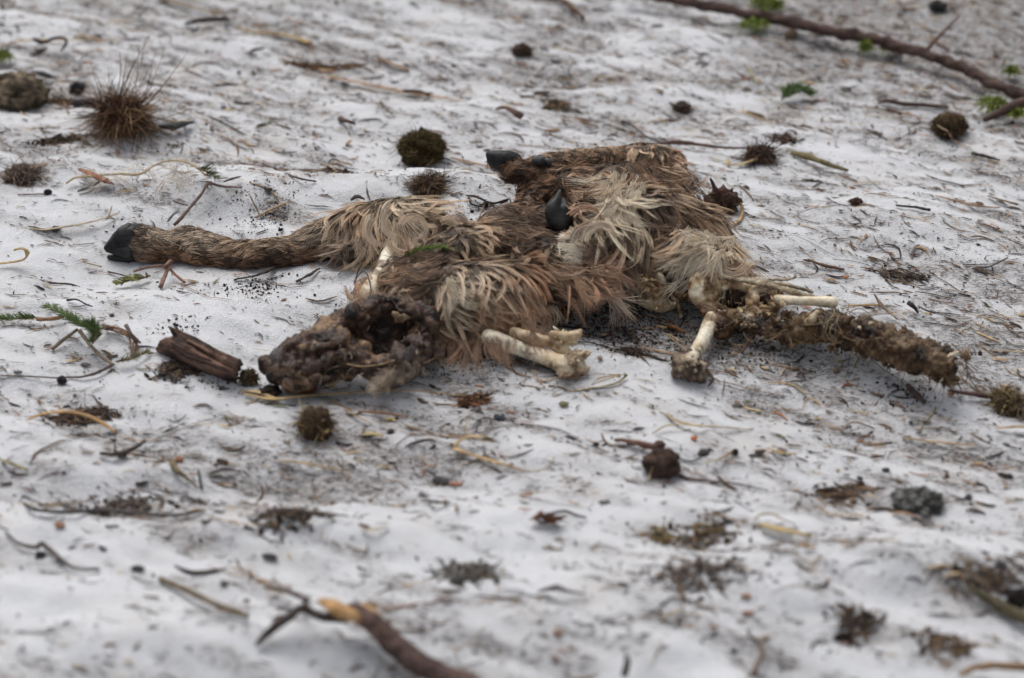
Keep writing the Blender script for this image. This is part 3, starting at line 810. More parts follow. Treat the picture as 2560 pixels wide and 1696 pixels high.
# separate locks hanging off the edges of the hide
T = []
for e in [(1010, 505, .09, 35, 110, FAWN, TANG), (1020, 500, .09, 28, 120, FAWN, TANG), (1040, 515, .09, 45, 110, CREAM, FAWN), (1000, 530, .1, 60, 100, CREAM, TANG), (960, 540, .09, 80, 110, FAWN, TANG),
          (940, 540, .08, 85, 115, TANG, FAWN), (905, 560, .07, 85, 90, TANG, GREYB), (985, 550, .1, 80, 105, CREAM, TANG), (920, 590, .06, 75, 70, FAWN, GREYB), (890, 600, .05, 80, 60, FAWN, GREYB),
          (1450, 700, .1, 40, 90, ORNG, BROWN), (1440, 700, .1, 55, 100, ORNG, BROWN), (1450, 690, .1, 25, 110, ORNG, BROWN), (1460, 680, .1, 15, 110, ORNG, BROWN), (1445, 710, .1, 70, 70, ORNG, BROWN), (1470, 660, .1, 10, 90, ORNG, BROWN),
          (1520, 725, .08, 55, 110, GREYB, UMBER), (1530, 735, .08, 58, 100, TANG, GREYB), (1515, 730, .08, 62, 70, TANG, GREYB),
          (1380, 770, .04, 50, 55, CREAM, FAWN), (1370, 790, .04, 90, 60, FAWN, BROWN), (1325, 800, .06, 85, 90, ORNG, BROWN), (1310, 810, .05, 95, 80, FAWN, BROWN),
          (1560, 470, .14, 80, 110, WHITE, CREAM), (1560, 480, .14, 60, 90, WHITE, CREAM), (1540, 540, .13, 95, 120, WHITE, WHITE), (1550, 540, .13, 75, 120, WHITE, CREAM), (1560, 540, .13, 60, 110, CREAM, CREAM), (1600, 500, .13, 80, 60, WHITE, CREAM),
          (1850, 660, .05, 48, 110, ORNG, BROWN), (1855, 670, .05, 52, 120, FAWN, BROWN), (1845, 680, .05, 56, 100, CREAM, FAWN), (1800, 690, .07, 80, 75, CREAM, TANG), (1830, 690, .05, 70, 80, CREAM, FAWN), (1740, 690, .08, 120, 70, CREAM, TANG), (1700, 700, .08, 130, 60, CREAM, GREYB),
          (1790, 640, .11, 110, 90, WHITE, CREAM), (1780, 630, .11, 140, 110, WHITE, CREAM), (1770, 620, .11, 160, 110, WHITE, CREAM), (1640, 590, .12, 95, 80, CREAM, FAWN),
          (880, 750, .05, 235, 45, ORNG, FAWN), (905, 770, .05, 245, 55, ORNG, FAWN), (925, 775, .05, 255, 60, FAWN, ORNG), (900, 790, .04, 225, 45, ORNG, FAWN), (960, 770, .05, 260, 55, FAWN, GREYB),
          (1130, 870, .04, 95, 60, BROWN, UMBER), (1160, 875, .04, 85, 60, ORNG, UMBER), (1190, 880, .04, 80, 55, BROWN, UMBER), (1100, 870, .04, 100, 55, FAWN, UMBER), (1230, 860, .04, 70, 55, BROWN, UMBER),
          (1300, 550, .08, 200, 90, GREYB, UMBER), (1270, 560, .06, 190, 70, TANG, UMBER), (1420, 520, .12, 35, 90, FAWN, BROWN), (1440, 500, .12, 25, 90, FAWN, BROWN), (1430, 480, .12, 15, 90, TANG, BROWN)]:
    T.append(tuft(*e)); 
WH = [(rng.uniform(1500, 1600), rng.uniform(440, 545), rng.normal(98, 22), rng.uniform(60, 105)) for k in range(46)] + \
     [(rng.uniform(1720, 1830), rng.uniform(600, 650), rng.choice([105, 150, 165, 80]) + rng.normal(0, 12), rng.uniform(45, 95)) for k in range(44)] + \
     [(rng.uniform(1690, 1760), rng.uniform(570, 620), rng.normal(110, 30), rng.uniform(40, 70)) for k in range(16)] + \
     [(rng.uniform(1120, 1160), rng.uniform(700, 745), rng.normal(60, 25), rng.uniform(35, 60)) for k in range(14)]
for (x, y, a, L_) in WH: T.append(tuft(x, y, .1, a, L_, WHITE, CREAM, n=16, fan=.14, curl=.45, wid=.00095, m=8, droop=.15, lift=.12, sp=.0035, hug=True))
for k in range(60):      # the smooth pale patch beside the upright hoof
    x, y = 1395 + rng.uniform(0, 50), 575 + rng.uniform(0, 80)
    T.append(tuft(x, y, .1, rng.normal(15, 14), rng.uniform(26, 42), WHITE, WHITE, n=14, fan=.1, curl=.15, wid=.001, m=5, droop=.1, lift=.1, sp=.004, hug=True))
for k in range(120):     # darker wet locks breaking up the pale hide
    x, y = [(rng.uniform(1020, 1120), rng.uniform(640, 720)), (rng.uniform(1280, 1400), rng.uniform(540, 620)), (rng.uniform(1440, 1620), rng.uniform(590, 690)), (rng.uniform(1600, 1740), rng.uniform(440, 560))][k % 4]
    T.append(tuft(x, y, .1, [155, 190, 75, 42][k % 4] + rng.normal(0, 16), rng.uniform(45, 85), [UMBER, BROWN, DARK][k % 3], DARK, n=15, fan=.12, curl=.4, wid=.001, m=7, droop=.12, lift=.1, sp=.0035, hug=True))
for k in range(150):     # rusty locks along the lower edge and across the rump
    x, y, a = [(rng.uniform(1180, 1340), rng.uniform(730, 850), 58), (rng.uniform(1030, 1110), rng.uniform(640, 700), 160), (rng.uniform(1380, 1520), rng.uniform(650, 730), 25), (rng.uniform(1080, 1300), rng.uniform(810, 860), 80), (rng.uniform(1560, 1700), rng.uniform(395, 450), 60)][k % 5]
    T.append(tuft(x, y, .1, a + rng.normal(0, 14), rng.uniform(50, 90), [ORNG, (.40, .22, .13), BROWN][k % 3], UMBER, n=15, fan=.12, curl=.35, wid=.0009, m=7, droop=.1, lift=.1, sp=.0032, hug=True))
# curled ends by the thigh of the near leg
def curl_lock(px, py, h, r_px, a0, a1, col1, col2, n=24):
    p = P(px, py, h); r = r_px * mpp(p); m = 12; t = np.linspace(0, 1, m)
    ph = np.radians(a0 + (a1 - a0) * t)
    rr = r * (1 - .35 * t)[None] * rng.uniform(.8, 1.15, (n, 1)) 
    G = p + RIGHT * (np.cos(ph)[None] * rr)[..., None] - UPI * (np.sin(ph)[None] * rr)[..., None] + rng.normal(0, .003, (n, 1, 3)) * (1 - .7 * t)[None, :, None]
    c = np.asarray(col2)[None] * (1 - t[:, None]) + np.asarray(col1)[None] * t[:, None]
    c = cap(1.25 * c[None] * (1 + .15 * rng.normal(size=(n, 1, 1))))
    return ribbons(None, rng.normal(0, .4, (n, 3)) + [0, -.8, .5], G, np.full(n, .0012), c)
for e in [(1035, 575, .12, 38, 200, 460, TANG, FAWN), (1010, 600, .1, 40, 180, -40, TANG, FAWN), (1120, 580, .07, 34, 150, 480, TANG, FAWN), (1125, 585, .07, 22, 180, -120, FAWN, UMBER), (1080, 575, .08, 26, -60, 200, UMBER, DARK), (1140, 570, .07, 34, -90, 90, TANG, GREYB), (1000, 560, .12, 50, 240, 100, CREAM, TANG), (960, 580, .11, 50, 230, 90, FAWN, TANG),
          (1480, 600, .14, 44, 180, 330, BROWN, GREYB), (1510, 600, .14, 50, 180, 320, GREYB, CREAM), (1470, 560, .13, 50, 210, 350, BROWN, ORNG), (1820, 640, .08, 30, 30, 250, FAWN, UMBER), (1830, 650, .08, 40, 20, 180, CREAM, FAWN), (1580, 480, .15, 30, -40, 110, CREAM, CREAM)]:
    T.append(curl_lock(*e))
put("fur_tuft", cat2(*T), M_FUR, carcass, kind="stuff", label="loose curling locks hanging from the hide's edges")

# ---- hooves
def blob(name, chains, voxel, cols, M, parent=carcass, terms=((60, .002),), sc=30, seed=1, smooth=3, label=None, sharp=2.0, squash=None):
    wear = .85 if M is M_BONE else 0.
    if M is M_BONE: voxel = min(voxel, .0019); smooth = 8
    V, F = remesh(chains, voxel, smooth)
    V = displace(V, F, list(terms), seed)
    C = mixcol(V, cols, sc, seed, sharp, wear)
    return put(name, (V, F, C), M, parent, label=label), V, F
HORN = [(.008, .008, .009), (.016, .016, .018), (.035, .034, .033)]
blob("hoof", [PC([(266, 620, 8, .02), (285, 610, 17, .02), (305, 600, 28, .012), (330, 596, 36, .01)]), PC([(285, 604, 12, .03), (305, 584, 16, .04), (322, 568, 12, .05)]), PC([(310, 590, 24, .03), (330, 585, 26, .03)]), PC([(270, 624, 9, .016), (320, 630, 18, .01)])], .0022, HORN, M_HORN, terms=((50, .0012),), label="black split hoof pointing left on the near leg, outer toe")
blob("hoof", [PC([(274, 643, 7), (300, 645, 11), (330, 640, 16)])], .0022, HORN, M_HORN, terms=((50, .001),), label="narrow lower toe of the near leg's hoof")
blob("hoof", [PC([(1226, 388, 13, .085), (1245, 394, 19, .08), (1268, 397, 22, .075), (1285, 402, 22, .07)]), PC([(1228, 398, 13, .078), (1246, 412, 15, .07)])], .0022, HORN, M_HORN, terms=((50, .0012),), label="shiny black hoof of the far leg, sole turned up")
blob("hoof", [PC([(1400, 476, 4, .13), (1392, 500, 11, .12), (1382, 524, 20, .105), (1390, 546, 25, .09), (1402, 556, 25, .085)]), PC([(1408, 498, 5, .12), (1412, 520, 13, .11), (1414, 542, 20, .095)])], .0022, HORN + [(.16, .14, .11)], M_HORN, terms=((50, .0012),), sharp=1.2, label="upright black hoof with pointed toes in the middle of the carcass")
for (x, y, r, h, lb) in [(1345, 402, 13, .085, "dew claw on the far leg"), (1362, 406, 12, .08, None), (1328, 596, 15, .09, "small grey dew claw beside the upright hoof"), (1362, 606, 14, .09, None), (1382, 614, 11, .08, None)]:
    blob("dew_claw", [PC([(x - 7, y, r * .75, h), (x + 7, y + 1, r, h)])], .002, [(.03, .032, .036), (.07, .075, .08)], M_HORN, terms=((60, .001),), label=lb)

# smooth bare skin patch by the far leg

# ---- bones
BONE = [(.34, .22, .11), (.66, .55, .38), (.80, .74, .60), (.82, .78, .66)]
STAIN = [(.10, .055, .03), (.30, .19, .10), (.56, .43, .27), (.80, .72, .55)]
blob("bone", [PC([(988, 612, 17, .03), (970, 640, 18, .03), (960, 670, 20, .03), (942, 700, 21, .03), (922, 735, 25, .03)])], .003, BONE, M_BONE, terms=((18, .003), (90, .0006)), sharp=1.4, sc=14, label="short cream shank bone between the near leg and the rump")
blob("bone", [PC([(1222, 842, 20, .03), (1240, 850, 22, .03), (1290, 868, 20, .02), (1340, 886, 19, .015), (1385, 902, 22, .01), (1415, 915, 29, .01)])], .003, BONE, M_BONE, terms=((25, .002), (90, .0006)), sharp=1.3, sc=12, seed=3, label="long pale leg bone sticking out below the rump")
blob("bone_knuckle", [PC([(1425, 893, 17, .03), (1452, 890, 14, .035), (1466, 886, 12, .035)]), PC([(1420, 912, 19, .02), (1448, 908, 16, .02)]), PC([(1412, 928, 20, .005), (1440, 932, 17, .004)]), PC([(1455, 930, 11, .008), (1464, 922, 12, .01)])], .0028, [(.22, .13, .075), (.50, .38, .24), (.66, .56, .42), (.5, .40, .30)], M_BONE, terms=((45, .003), (90, .003, 1), (200, .0015)), sc=50, sharp=2.6, label="knobbly joint of three knuckles at the bone's end")
blob("bone", [PC([(1285, 830, 13, .04), (1320, 842, 15, .035), (1360, 852, 14, .03), (1392, 856, 15, .03)]), PC([(1380, 835, 9, .05), (1410, 842, 13, .045), (1440, 838, 12, .05), (1453, 827, 6, .055)]), PC([(1385, 860, 18, .03), (1410, 878, 16, .025), (1420, 890, 12, .02)]), PC([(1425, 850, 13, .04), (1438, 858, 9, .035)])], .0028, STAIN, M_BONE, terms=((35, .003), (120, .001)), sharp=1.5, sc=20, seed=5, label="flared broken bone with a flat white end above the long bone")
def shards(px, py, h, n, r_px, cols=((.6, .5, .34), (.3, .19, .1), (.75, .68, .52)), seed=0):
    """splintered bone edge and scraps of gristle"""
    g = []; lr = np.random.default_rng(seed)
    for k in range(n):
        a = lr.uniform(0, 2 * math.pi); x = px + math.cos(a) * r_px * lr.uniform(.2, 1); y = py + math.sin(a) * r_px * lr.uniform(.2, 1)
        dx, dy = lr.normal(0, 7, 2)
        g.append(tube([P(x, y, h + lr.normal(0, .003)), P(x + dx * .5, y + dy * .5, h + .002), P(x + dx, y + dy, h + lr.normal(.001, .004))], [.0028, .0022, .0006], cols[k % len(cols)], sides=5, n=5, rough=.6))
    put("bone_splinters", cat2(*g), M_BONE, carcass, kind="stuff")
shards(1222, 840, .034, 16, 17, seed=1); shards(1412, 915, .018, 16, 22, ((.3, .19, .11), (.5, .38, .24), (.16, .1, .06)), 2); shards(1445, 890, .035, 18, 20, seed=3)
shards(1395, 840, .05, 14, 18, seed=4); shards(2080, 757, .062, 12, 13, seed=5); shards(1730, 900, .03, 26, 30, ((.2, .14, .09), (.42, .33, .22), (.1, .07, .05)), 6)
shards(1655, 735, .035, 40, 48, ((.5, .36, .2), (.28, .16, .07), (.62, .52, .36), (.12, .06, .03)), 7); shards(1620, 670, .075, 26, 34, ((.36, .22, .09), (.2, .11, .05), (.52, .4, .24)), 8)
shards(1755, 700, .065, 34, 34, ((.3, .2, .1), (.48, .37, .22), (.14, .09, .05)), 9); shards(1870, 770, .04, 46, 60, ((.22, .14, .08), (.42, .32, .2), (.1, .06, .035)), 10); shards(1940, 735, .06, 22, 22, ((.3, .2, .12), (.14, .09, .05)), 11); shards(1790, 800, .04, 24, 32, ((.06, .035, .022), (.15, .08, .045)), 12)
# hock joint with gristle
FLESH = [(.05, .028, .016), (.16, .085, .035), (.36, .22, .10), (.58, .45, .28), (.72, .62, .46)]
OCH = [(.10, .05, .02), (.28, .15, .055), (.46, .31, .15), (.64, .52, .34)]
blob("gristle", [PC([(1600, 630, 16, .08), (1620, 655, 20, .075), (1610, 680, 18, .06), (1625, 700, 20, .05), (1640, 720, 24, .04)]), PC([(1595, 695, 14, .06), (1600, 715, 13, .05)])], .0028, OCH, M_FLESH, terms=((50, .006), (140, .003)), sharp=2.4, sc=60, seed=6, label="ochre dried sinew between hide and hip")
blob("bone_knuckle", [PC([(1618, 750, 22, .012), (1650, 758, 26, .008), (1680, 752, 22, .01)]), PC([(1640, 728, 16, .04), (1600, 722, 11, .04)])], .0028, [(.32, .19, .09), (.56, .43, .27), (.70, .60, .44)], M_BONE, terms=((40, .004), (140, .0015)), sc=40, seed=7, label="chunky cream joint end resting on the snow")
blob("bone_knuckle", [PC([(1648, 690, 12, .07), (1656, 702, 10, .065), (1662, 716, 7, .05)])], .002, [(.5, .38, .22), (.72, .64, .46)], M_BONE, terms=((60, .001),), label="smooth pale knob of cartilage")
blob("sinew", [PC([(1650, 715, 6, .05), (1680, 725, 6, .04), (1710, 738, 7, .035), (1740, 735, 9, .04), (1770, 730, 12, .05)]), PC([(1690, 738, 9, .03), (1715, 745, 8, .025), (1735, 752, 7, .02)]), PC([(1600, 675, 4, .08), (1650, 672, 4, .08), (1700, 680, 4, .08), (1745, 690, 7, .07)]), PC([(1696, 760, 5, .02), (1700, 780, 5, .01), (1702, 792, 6, .005)])], .0022, OCH + [(.6, .5, .36)], M_FLESH, terms=((70, .003), (200, .0015)), sharp=2.4, sc=60, seed=8, label="stringy sinews bridging the hip and the hock")
# pelvis with its two eye-like openings
def plate(pts, y0=800, k=.75, b=.015, close=False):
    """points of a plate that leans back like the hip bone: higher the further up it is"""
    q = [(x, y, r, b + (y0 - y) * .00068 * k) for (x, y, r) in pts]
    if close: q = q + q[:1]
    return PC(q)
def oval(cx, cy, rx, ry, r, n=12):
    return [(cx + rx * math.cos(a), cy + ry * math.sin(a), r * (1 + .18 * math.sin(3 * a + cx))) for a in np.linspace(0, 2 * math.pi, n, endpoint=False)]
blob("pelvis", [plate([(1752, 690, 19), (1742, 715, 24), (1748, 742, 24), (1768, 768, 20)]), plate([(1778, 697, 20), (1788, 720, 17), (1784, 745, 14)]),
                plate([(1765, 690, 17), (1800, 700, 13), (1850, 712, 10), (1890, 722, 9)]),
                plate(oval(1836, 747, 54, 33, 9.5), close=True), plate(oval(1912, 752, 41, 30, 10), close=True),
                plate([(1765, 775, 17), (1800, 790, 19), (1850, 798, 17), (1900, 792, 14), (1940, 775, 12)], k=.5), plate([(1940, 735, 13), (1955, 755, 14)])],
     .0026, STAIN, M_BONE, terms=((40, .002), (120, .0018)), sharp=2.6, sc=50, seed=9, label="brown-stained pelvis with two dark eye-shaped openings")
blob("pelvis_hole_shade", [plate([(1800, 738, 20), (1836, 745, 33), (1870, 748, 26), (1910, 750, 30), (1940, 752, 16)], b=-.016)], .003, [(.014, .008, .005), (.03, .016, .008), (.08, .04, .018)], M_FLESH, terms=((60, .004), (160, .002)), sc=60, seed=10, label="added dark backing that colours shade into the pelvis openings")  # added backing; its dark colour stands in for shade in the holes
blob("bone", [PC([(1945, 748, 12, .06), (1980, 752, 13, .06), (2030, 753, 13, .06), (2062, 754, 15, .06), (2082, 757, 16, .06)])], .0025, BONE, M_BONE, terms=((40, .001), (90, .0006)), sharp=1.1, sc=16, seed=12, label="straight white bone shaft running right from the pelvis")
blob("dried_sinew_sheet", [PC([(1790, 690, 7, .075), (1840, 700, 7, .075), (1900, 710, 8, .07), (1960, 724, 8, .07), (2010, 738, 7, .065), (2060, 744, 6, .06), (2078, 738, 4, .06)]), PC([(1880, 702, 5, .075), (1960, 712, 5, .07), (2030, 730, 5, .06)]), PC([(1850, 695, 4, .08), (1950, 700, 4, .075), (1985, 695, 3, .08), (1990, 690, 2.5, .085)])], .0022, [(.10, .06, .035), (.26, .20, .13), (.40, .33, .23), (.22, .15, .08)], M_FLESH, terms=((40, .003), (150, .0018)), sc=40, seed=13, label="thin greyish dried tissue over the top of the pelvis")
# femur
blob("bone", [PC([(1780, 795, 18, .035), (1770, 820, 20, .03), (1757, 850, 19, .025), (1740, 880, 18, .02), (1722, 905, 19, .015)])], .0028, BONE, M_BONE, terms=((30, .0015), (90, .0006)), sharp=1.2, sc=14, seed=14, label="short white thigh bone slanting down from the pelvis")
blob("bone_knuckle", [PC([(1712, 888, 20, .02), (1712, 915, 32, .005), (1740, 928, 28, .004), (1756, 918, 16, .01)])], .0028, [(.03, .02, .015), (.10, .065, .045), (.26, .19, .13), (.45, .36, .26)], M_FLESH, terms=((40, .007), (60, .008, 1), (150, .003)), sharp=3, sc=45, seed=15, label="dirty lumpy joint at the foot of the thigh bone")
blob("gristle", [PC([(1765, 778, 20, .035), (1785, 795, 20, .03), (1805, 815, 20, .025), (1800, 832, 20, .012), (1820, 828, 16, .015)])], .0028, [(.035, .02, .014), (.09, .045, .025), (.24, .13, .07)], M_FLESH, terms=((40, .005), (140, .003)), sc=50, seed=16, label="dark dried muscle round the hip joint")
# spine
SP = [(.013, .007, .004), (.036, .018, .009), (.085, .042, .018), (.04, .021, .010), (.15, .08, .034), (.05, .028, .015), (.17, .11, .06)]
sp_pts = [(1845, 816, 14, .02), (1900, 822, 20, .02), (1980, 824, 28, .02), (2060, 818, 38, .025), (2120, 832, 46, .025), (2190, 852, 50, .03), (2250, 872, 43, .045), (2305, 892, 36, .055), (2355, 912, 26, .06), (2385, 922, 14, .06)]
blob("spine", [PC(sp_pts), PC([(1985, 800, 12, .035), (2040, 798, 16, .04), (2100, 800, 20, .04)]), PC([(2360, 930, 14, .055), (2375, 945, 8, .05), (2372, 958, 4, .045)]), PC([(2290, 912, 14, .04), (2286, 924, 12, .03)]), PC([(2235, 895, 16, .03), (2245, 905, 12, .025)])], .0035, SP, M_FLESH, terms=((13, .014), (34, .008, 1), (90, .005, 1), (220, .002)), sharp=3.4, sc=44, seed=17, smooth=2, label="ragged brown backbone still wrapped in dried flesh")
sc_pts = spline(np.array([(x, y) for x, y, *_ in sp_pts]), 15)
for k, (x, y) in enumerate(sc_pts[4:14]):
    r = rng.uniform(.8, 1.15); up = -22 * r
    blob("vertebra", [PC([(x - 8, y - 14, 9, .06), (x + 4, y - 22, 8 * r, .07), (x + 14, y - 32 * r, 7, .075), (x + 26, y - 36 * r, 5, .075)]), PC([(x + 2, y - 12, 12 * r, .055), (x + 14, y - 10, 9, .05)])], .0028, SP[1:] if k % 3 else [(.3, .2, .1), (.62, .52, .36), (.72, .64, .48)], M_FLESH, terms=((60, .0045), (170, .002)), sharp=2.2, sc=50, seed=30 + k)
def rags(spots, n, rx, ry, h, cols, name="torn_skin", size=(18, 40)):
    """torn scraps of dried skin and membrane standing off the flesh"""
    g = []
    for k in range(n):
        x, y = spots[rng.integers(len(spots))][:2]; s = rng.choice([-1, 1])
        x += rng.normal(0, rx); y += s * ry * rng.uniform(.5, 1.05)
        p = P(x, y, max(.004, h - s * .018 + rng.normal(0, .006))); m = mpp(p)
        V, F, C = flake(p, rng.uniform(*size) * m, rng.uniform(.35, .6) * size[1] * m, R(rng.normal(-20, 45)), .0008, cols[rng.integers(len(cols))], rng.uniform(.3, 1.5), rng.normal(0, .8), seed=int(rng.integers(9999)), n=8, rag=.45)
        g.append((V, F, C))
    put(name, cat2(*g), M_FLESH, carcass, kind="stuff")
rags([tuple(q) for q in sc_pts[3:]], 90, 16, 40, .045, [(.05, .028, .014), (.12, .07, .035), (.22, .145, .08), (.08, .045, .022)])
rags([(700, 905), (760, 885), (830, 870), (900, 800), (1060, 810), (1070, 870), (1010, 905), (880, 910), (800, 930), (730, 940)], 80, 18, 24, .055, [(.06, .035, .025), (.14, .09, .06), (.28, .2, .13), (.04, .022, .015), (.09, .075, .07)], size=(28, 66))
rags([(1750, 700), (1800, 790), (1860, 795), (1650, 735), (1620, 690), (1930, 775)], 46, 22, 14, .05, [(.24, .15, .07), (.42, .31, .18), (.1, .055, .025)], size=(12, 28))
# ragged strings on the spine
def strings(spots, n, Lpx, cols, w=.0009, sd=14, name="sinew_strings", droop=.3, curl=.9, parent=carcass, hh=.05, dirr=None):
    G = []; m = 9; cc = []
    for k in range(n):
        x, y = spots[rng.integers(len(spots))][:2]
        p = P(x + rng.normal(0, sd), y + rng.normal(0, sd * .8), max(.004, hh + rng.normal(0, .018)))
        a = rng.uniform(0, 2 * math.pi) if dirr is None else R(rng.normal(dirr, 22)); L = Lpx * mpp(p) * rng.uniform(.4, 1.3); t = np.linspace(0, 1, m)
        th = a + curl * np.sign(rng.normal()) * t * rng.uniform(.5, 3)
        q = p + (RIGHT * np.cos(th)[:, None] - UPI * np.sin(th)[:, None]).cumsum(0) * L / m + np.array([0, 0, -1.]) * (droop * L * t ** 2)[:, None] + rng.normal(0, .004, 3) * t[:, None]
        q[:, 2] = np.maximum(q[:, 2], terrain(q[:, 0], q[:, 1]) + .002)
        G.append(q); c = np.asarray(cols[rng.integers(len(cols))]) * rng.uniform(.7, 1.2); cc.append(np.tile(c, (m, 1)))
    G = np.array(G)
    return ribbons(None, rng.normal(0, 1, (len(G), 3)) + [0, -.8, .6], G, np.full(len(G), w) * rng.uniform(.6, 1.6, len(G)), np.array(cc), taper=.5)
spots = [tuple(q) for q in sc_pts] + [(2090, 790), (2100, 800), (2080, 805)]
put("sinew_strings", cat2(strings(spots[3:], 340, 50, [(.2, .12, .05), (.35, .24, .12), (.1, .06, .03), (.42, .33, .2)], sd=20, hh=.05),
     strings(spots[5:], 240, 60, [(.07, .04, .02), (.13, .08, .04), (.05, .03, .018), (.22, .15, .08)], sd=22, hh=.05, dirr=20, curl=.5, w=.0013),
     strings([(2095, 790), (2085, 800), (2070, 805)], 60, 60, [(.4, .31, .2)], sd=10, hh=.07),
     strings([(1760, 700), (1800, 740), (1850, 780), (1620, 660), (1640, 700), (1940, 720)], 200, 34, [(.3, .2, .1), (.5, .4, .25), (.12, .07, .03)], sd=22, hh=.06)), M_FUR, carcass, kind="stuff")

# ---- rotten head end with the big dark hollow
ROT = [(.012, .007, .005), (.034, .017, .010), (.085, .038, .020), (.035, .027, .024), (.12, .062, .033), (.045, .022, .013), (.07, .058, .055), (.24, .15, .085)]
ROT2 = [(.04, .022, .014), (.12, .06, .03), (.28, .18, .10), (.50, .40, .28)]
H0 = .02
def wall(pts, **k): return plate(pts, y0=955, k=.62, b=.012, **k)
blob("head_remains", [
   wall([(1010, 780, 20), (1045, 790, 23), (1068, 815, 25), (1070, 850, 25), (1050, 888, 22), (1012, 912, 19), (965, 916, 19), (925, 903, 16), (900, 880, 11), (896, 845, 11), (905, 800, 20), (935, 768, 24), (975, 760, 20)], close=True),
   wall([(830, 835, 30), (860, 805, 34), (895, 785, 36), (930, 770, 30)]), wall([(945, 760, 24), (985, 750, 20)]), wall([(1045, 780, 24), (1075, 800, 24), (1088, 840, 18)]),
   wall(oval(884, 852, 34, 22, 10), close=True),
   wall([(655 + 14, 912, 24), (700, 905, 34), (745, 890, 42), (790, 872, 48), (835, 870, 46)]),
   wall([(690, 935, 24), (740, 940, 34), (790, 930, 40), (840, 915, 42), (890, 905, 36), (935, 918, 30), (985, 928, 26)]),
   wall([(750, 855, 20), (785, 835, 26), (820, 815, 26)]), wall([(900, 880, 26), (850, 885, 34)]),
   ], .0034, ROT, M_FLESH, terms=((14, .012), (30, .010, 1), (75, .0022), (220, .0012)), sharp=3.4, sc=30, seed=20, smooth=3, label="dark shrivelled head end with a large black hollow")
blob("hollow_shade_backing", [plate([(925, 800, 34), (965, 790, 40), (1010, 800, 40), (1040, 835, 34), (1015, 870, 34), (970, 880, 34), (930, 855, 30)], y0=955, k=.5, b=-.035, close=True), plate([(968, 838, 50), (990, 838, 50)], y0=955, k=.5, b=-.05), plate([(880, 850, 26), (895, 852, 24)], y0=955, k=.5, b=-.022)], .004, [(.008, .005, .004), (.018, .010, .007), (.045, .02, .01)], M_FLESH, terms=((40, .005), (120, .002)), sc=40, seed=21, label="backing of the hollow, its shade coloured in almost black")  # near-black colour paints the shade inside the head's cavity
blob("bone_flap", [PC([(1000, 795, 15, .085), (1030, 785, 12, .09), (1048, 800, 11, .085), (1045, 825, 12, .07), (1025, 832, 10, .065)]), PC([(985, 785, 7, .095), (1010, 780, 8, .095), (1035, 772, 7, .095)])], .0028, ROT2, M_FLESH, terms=((50, .004), (150, .002)), sharp=2.2, sc=45, seed=22, label="amber flap of skull bone over the hollow's upper edge")
blob("bone_flap", [PC([(838, 830, 12, .06), (850, 850, 14, .055), (868, 862, 9, .05)]), PC([(865, 835, 6, .06), (885, 860, 5, .06), (905, 850, 4, .06)])], .0028, [(.2, .12, .07), (.5, .40, .27), (.62, .52, .38)], M_BONE, terms=((50, .003), (150, .0015)), sc=40, seed=23, label="pale scrap of bone showing at the head's side")
blob("jaw_skin", [PC([(725, 962, 16, .0), (755, 972, 16, .0), (790, 966, 10, .0)])], .003, [(.12, .035, .012), (.24, .08, .025), (.10, .04, .02)], M_FLESH, terms=((40, .003),), seed=24, label="rust-red strip under the head end")
blob("ear_flap", [PC([(1070, 880, 22, .015), (1045, 905, 26, .008), (1010, 935, 26, .003), (975, 955, 20, .003), (955, 958, 12, .003)])], .003, [(.08, .05, .04), (.16, .11, .085), (.26, .2, .15)], M_SKIN, terms=((40, .005), (140, .002)), seed=25, label="furry flap hanging along the head's lower right edge")
eg = []
for k in range(110):
    t = rng.uniform(0, 1); x = 1075 - 125 * t + rng.normal(0, 6); y = 870 + 90 * t + rng.normal(0, 9)
    eg.append(tuft(x, y, .035 + rng.uniform(0, .02), rng.normal(115 if t < .7 else 150, 22), rng.uniform(22, 46), [TANG, FAWN, GREYB, CREAM][rng.integers(4)], DARK, n=12, curl=.3, wid=.001, m=6, sp=.003))
for k in range(60):
    x, y = rng.uniform(900, 1080), 0; y = 760 + rng.uniform(-12, 8) - .12 * (x - 900) * 0
    eg.append(tuft(x, y, .08, rng.normal(260, 35), rng.uniform(18, 40), [ORNG, FAWN, GREYB][rng.integers(3)], UMBER, n=9, curl=.3, wid=.001, m=6, sp=.003))
put("fur_tuft", cat2(*eg), M_FUR, carcass, kind="stuff")
put("sinew_strings", cat2(strings([(700, 900), (760, 880), (820, 850), (860, 900), (900, 930), (960, 905), (1020, 900), (830, 930), (930, 780), (1050, 830), (1000, 900)], 150, 40, [(.2, .13, .08), (.36, .27, .18), (.08, .05, .035), (.45, .36, .25)], sd=22, hh=.06, w=.0008)), M_FUR, carcass, kind="stuff")
for pts, r, c in [([(840, 820, .05), (865, 775, .06), (885, 755, .07), (912, 745, .075)], [.0035, .0012], (.38, .30, .2)),
                  ([(855, 908, .06), (900, 916, .06), (950, 912, .06), (990, 900, .06)], .0012, (.42, .3, .17)),
                  ([(930, 740, .06), (920, 690, .06), (905, 680, .05), (890, 700, .03), (888, 730, .02)], .0012, (.07, .045, .035)),
                  ([(2290, 930, .03), (2320, 938, .03), (2360, 935, .035)], .0012, (.14, .09, .05)),
                  ([(2375, 955, .03), (2390, 962, .02), (2410, 958, .01)], .001, (.14, .1, .07))]:
    put("tendon", tube([P(*q) for q in pts], r, c, sides=5, n=18), M_FLESH, carcass)
# ------------------------------------------------------------------ things lying on the snow
def W(pts):
    return [P(*q) if len(q) > 2 else P(q[0], q[1], .003) for q in pts]

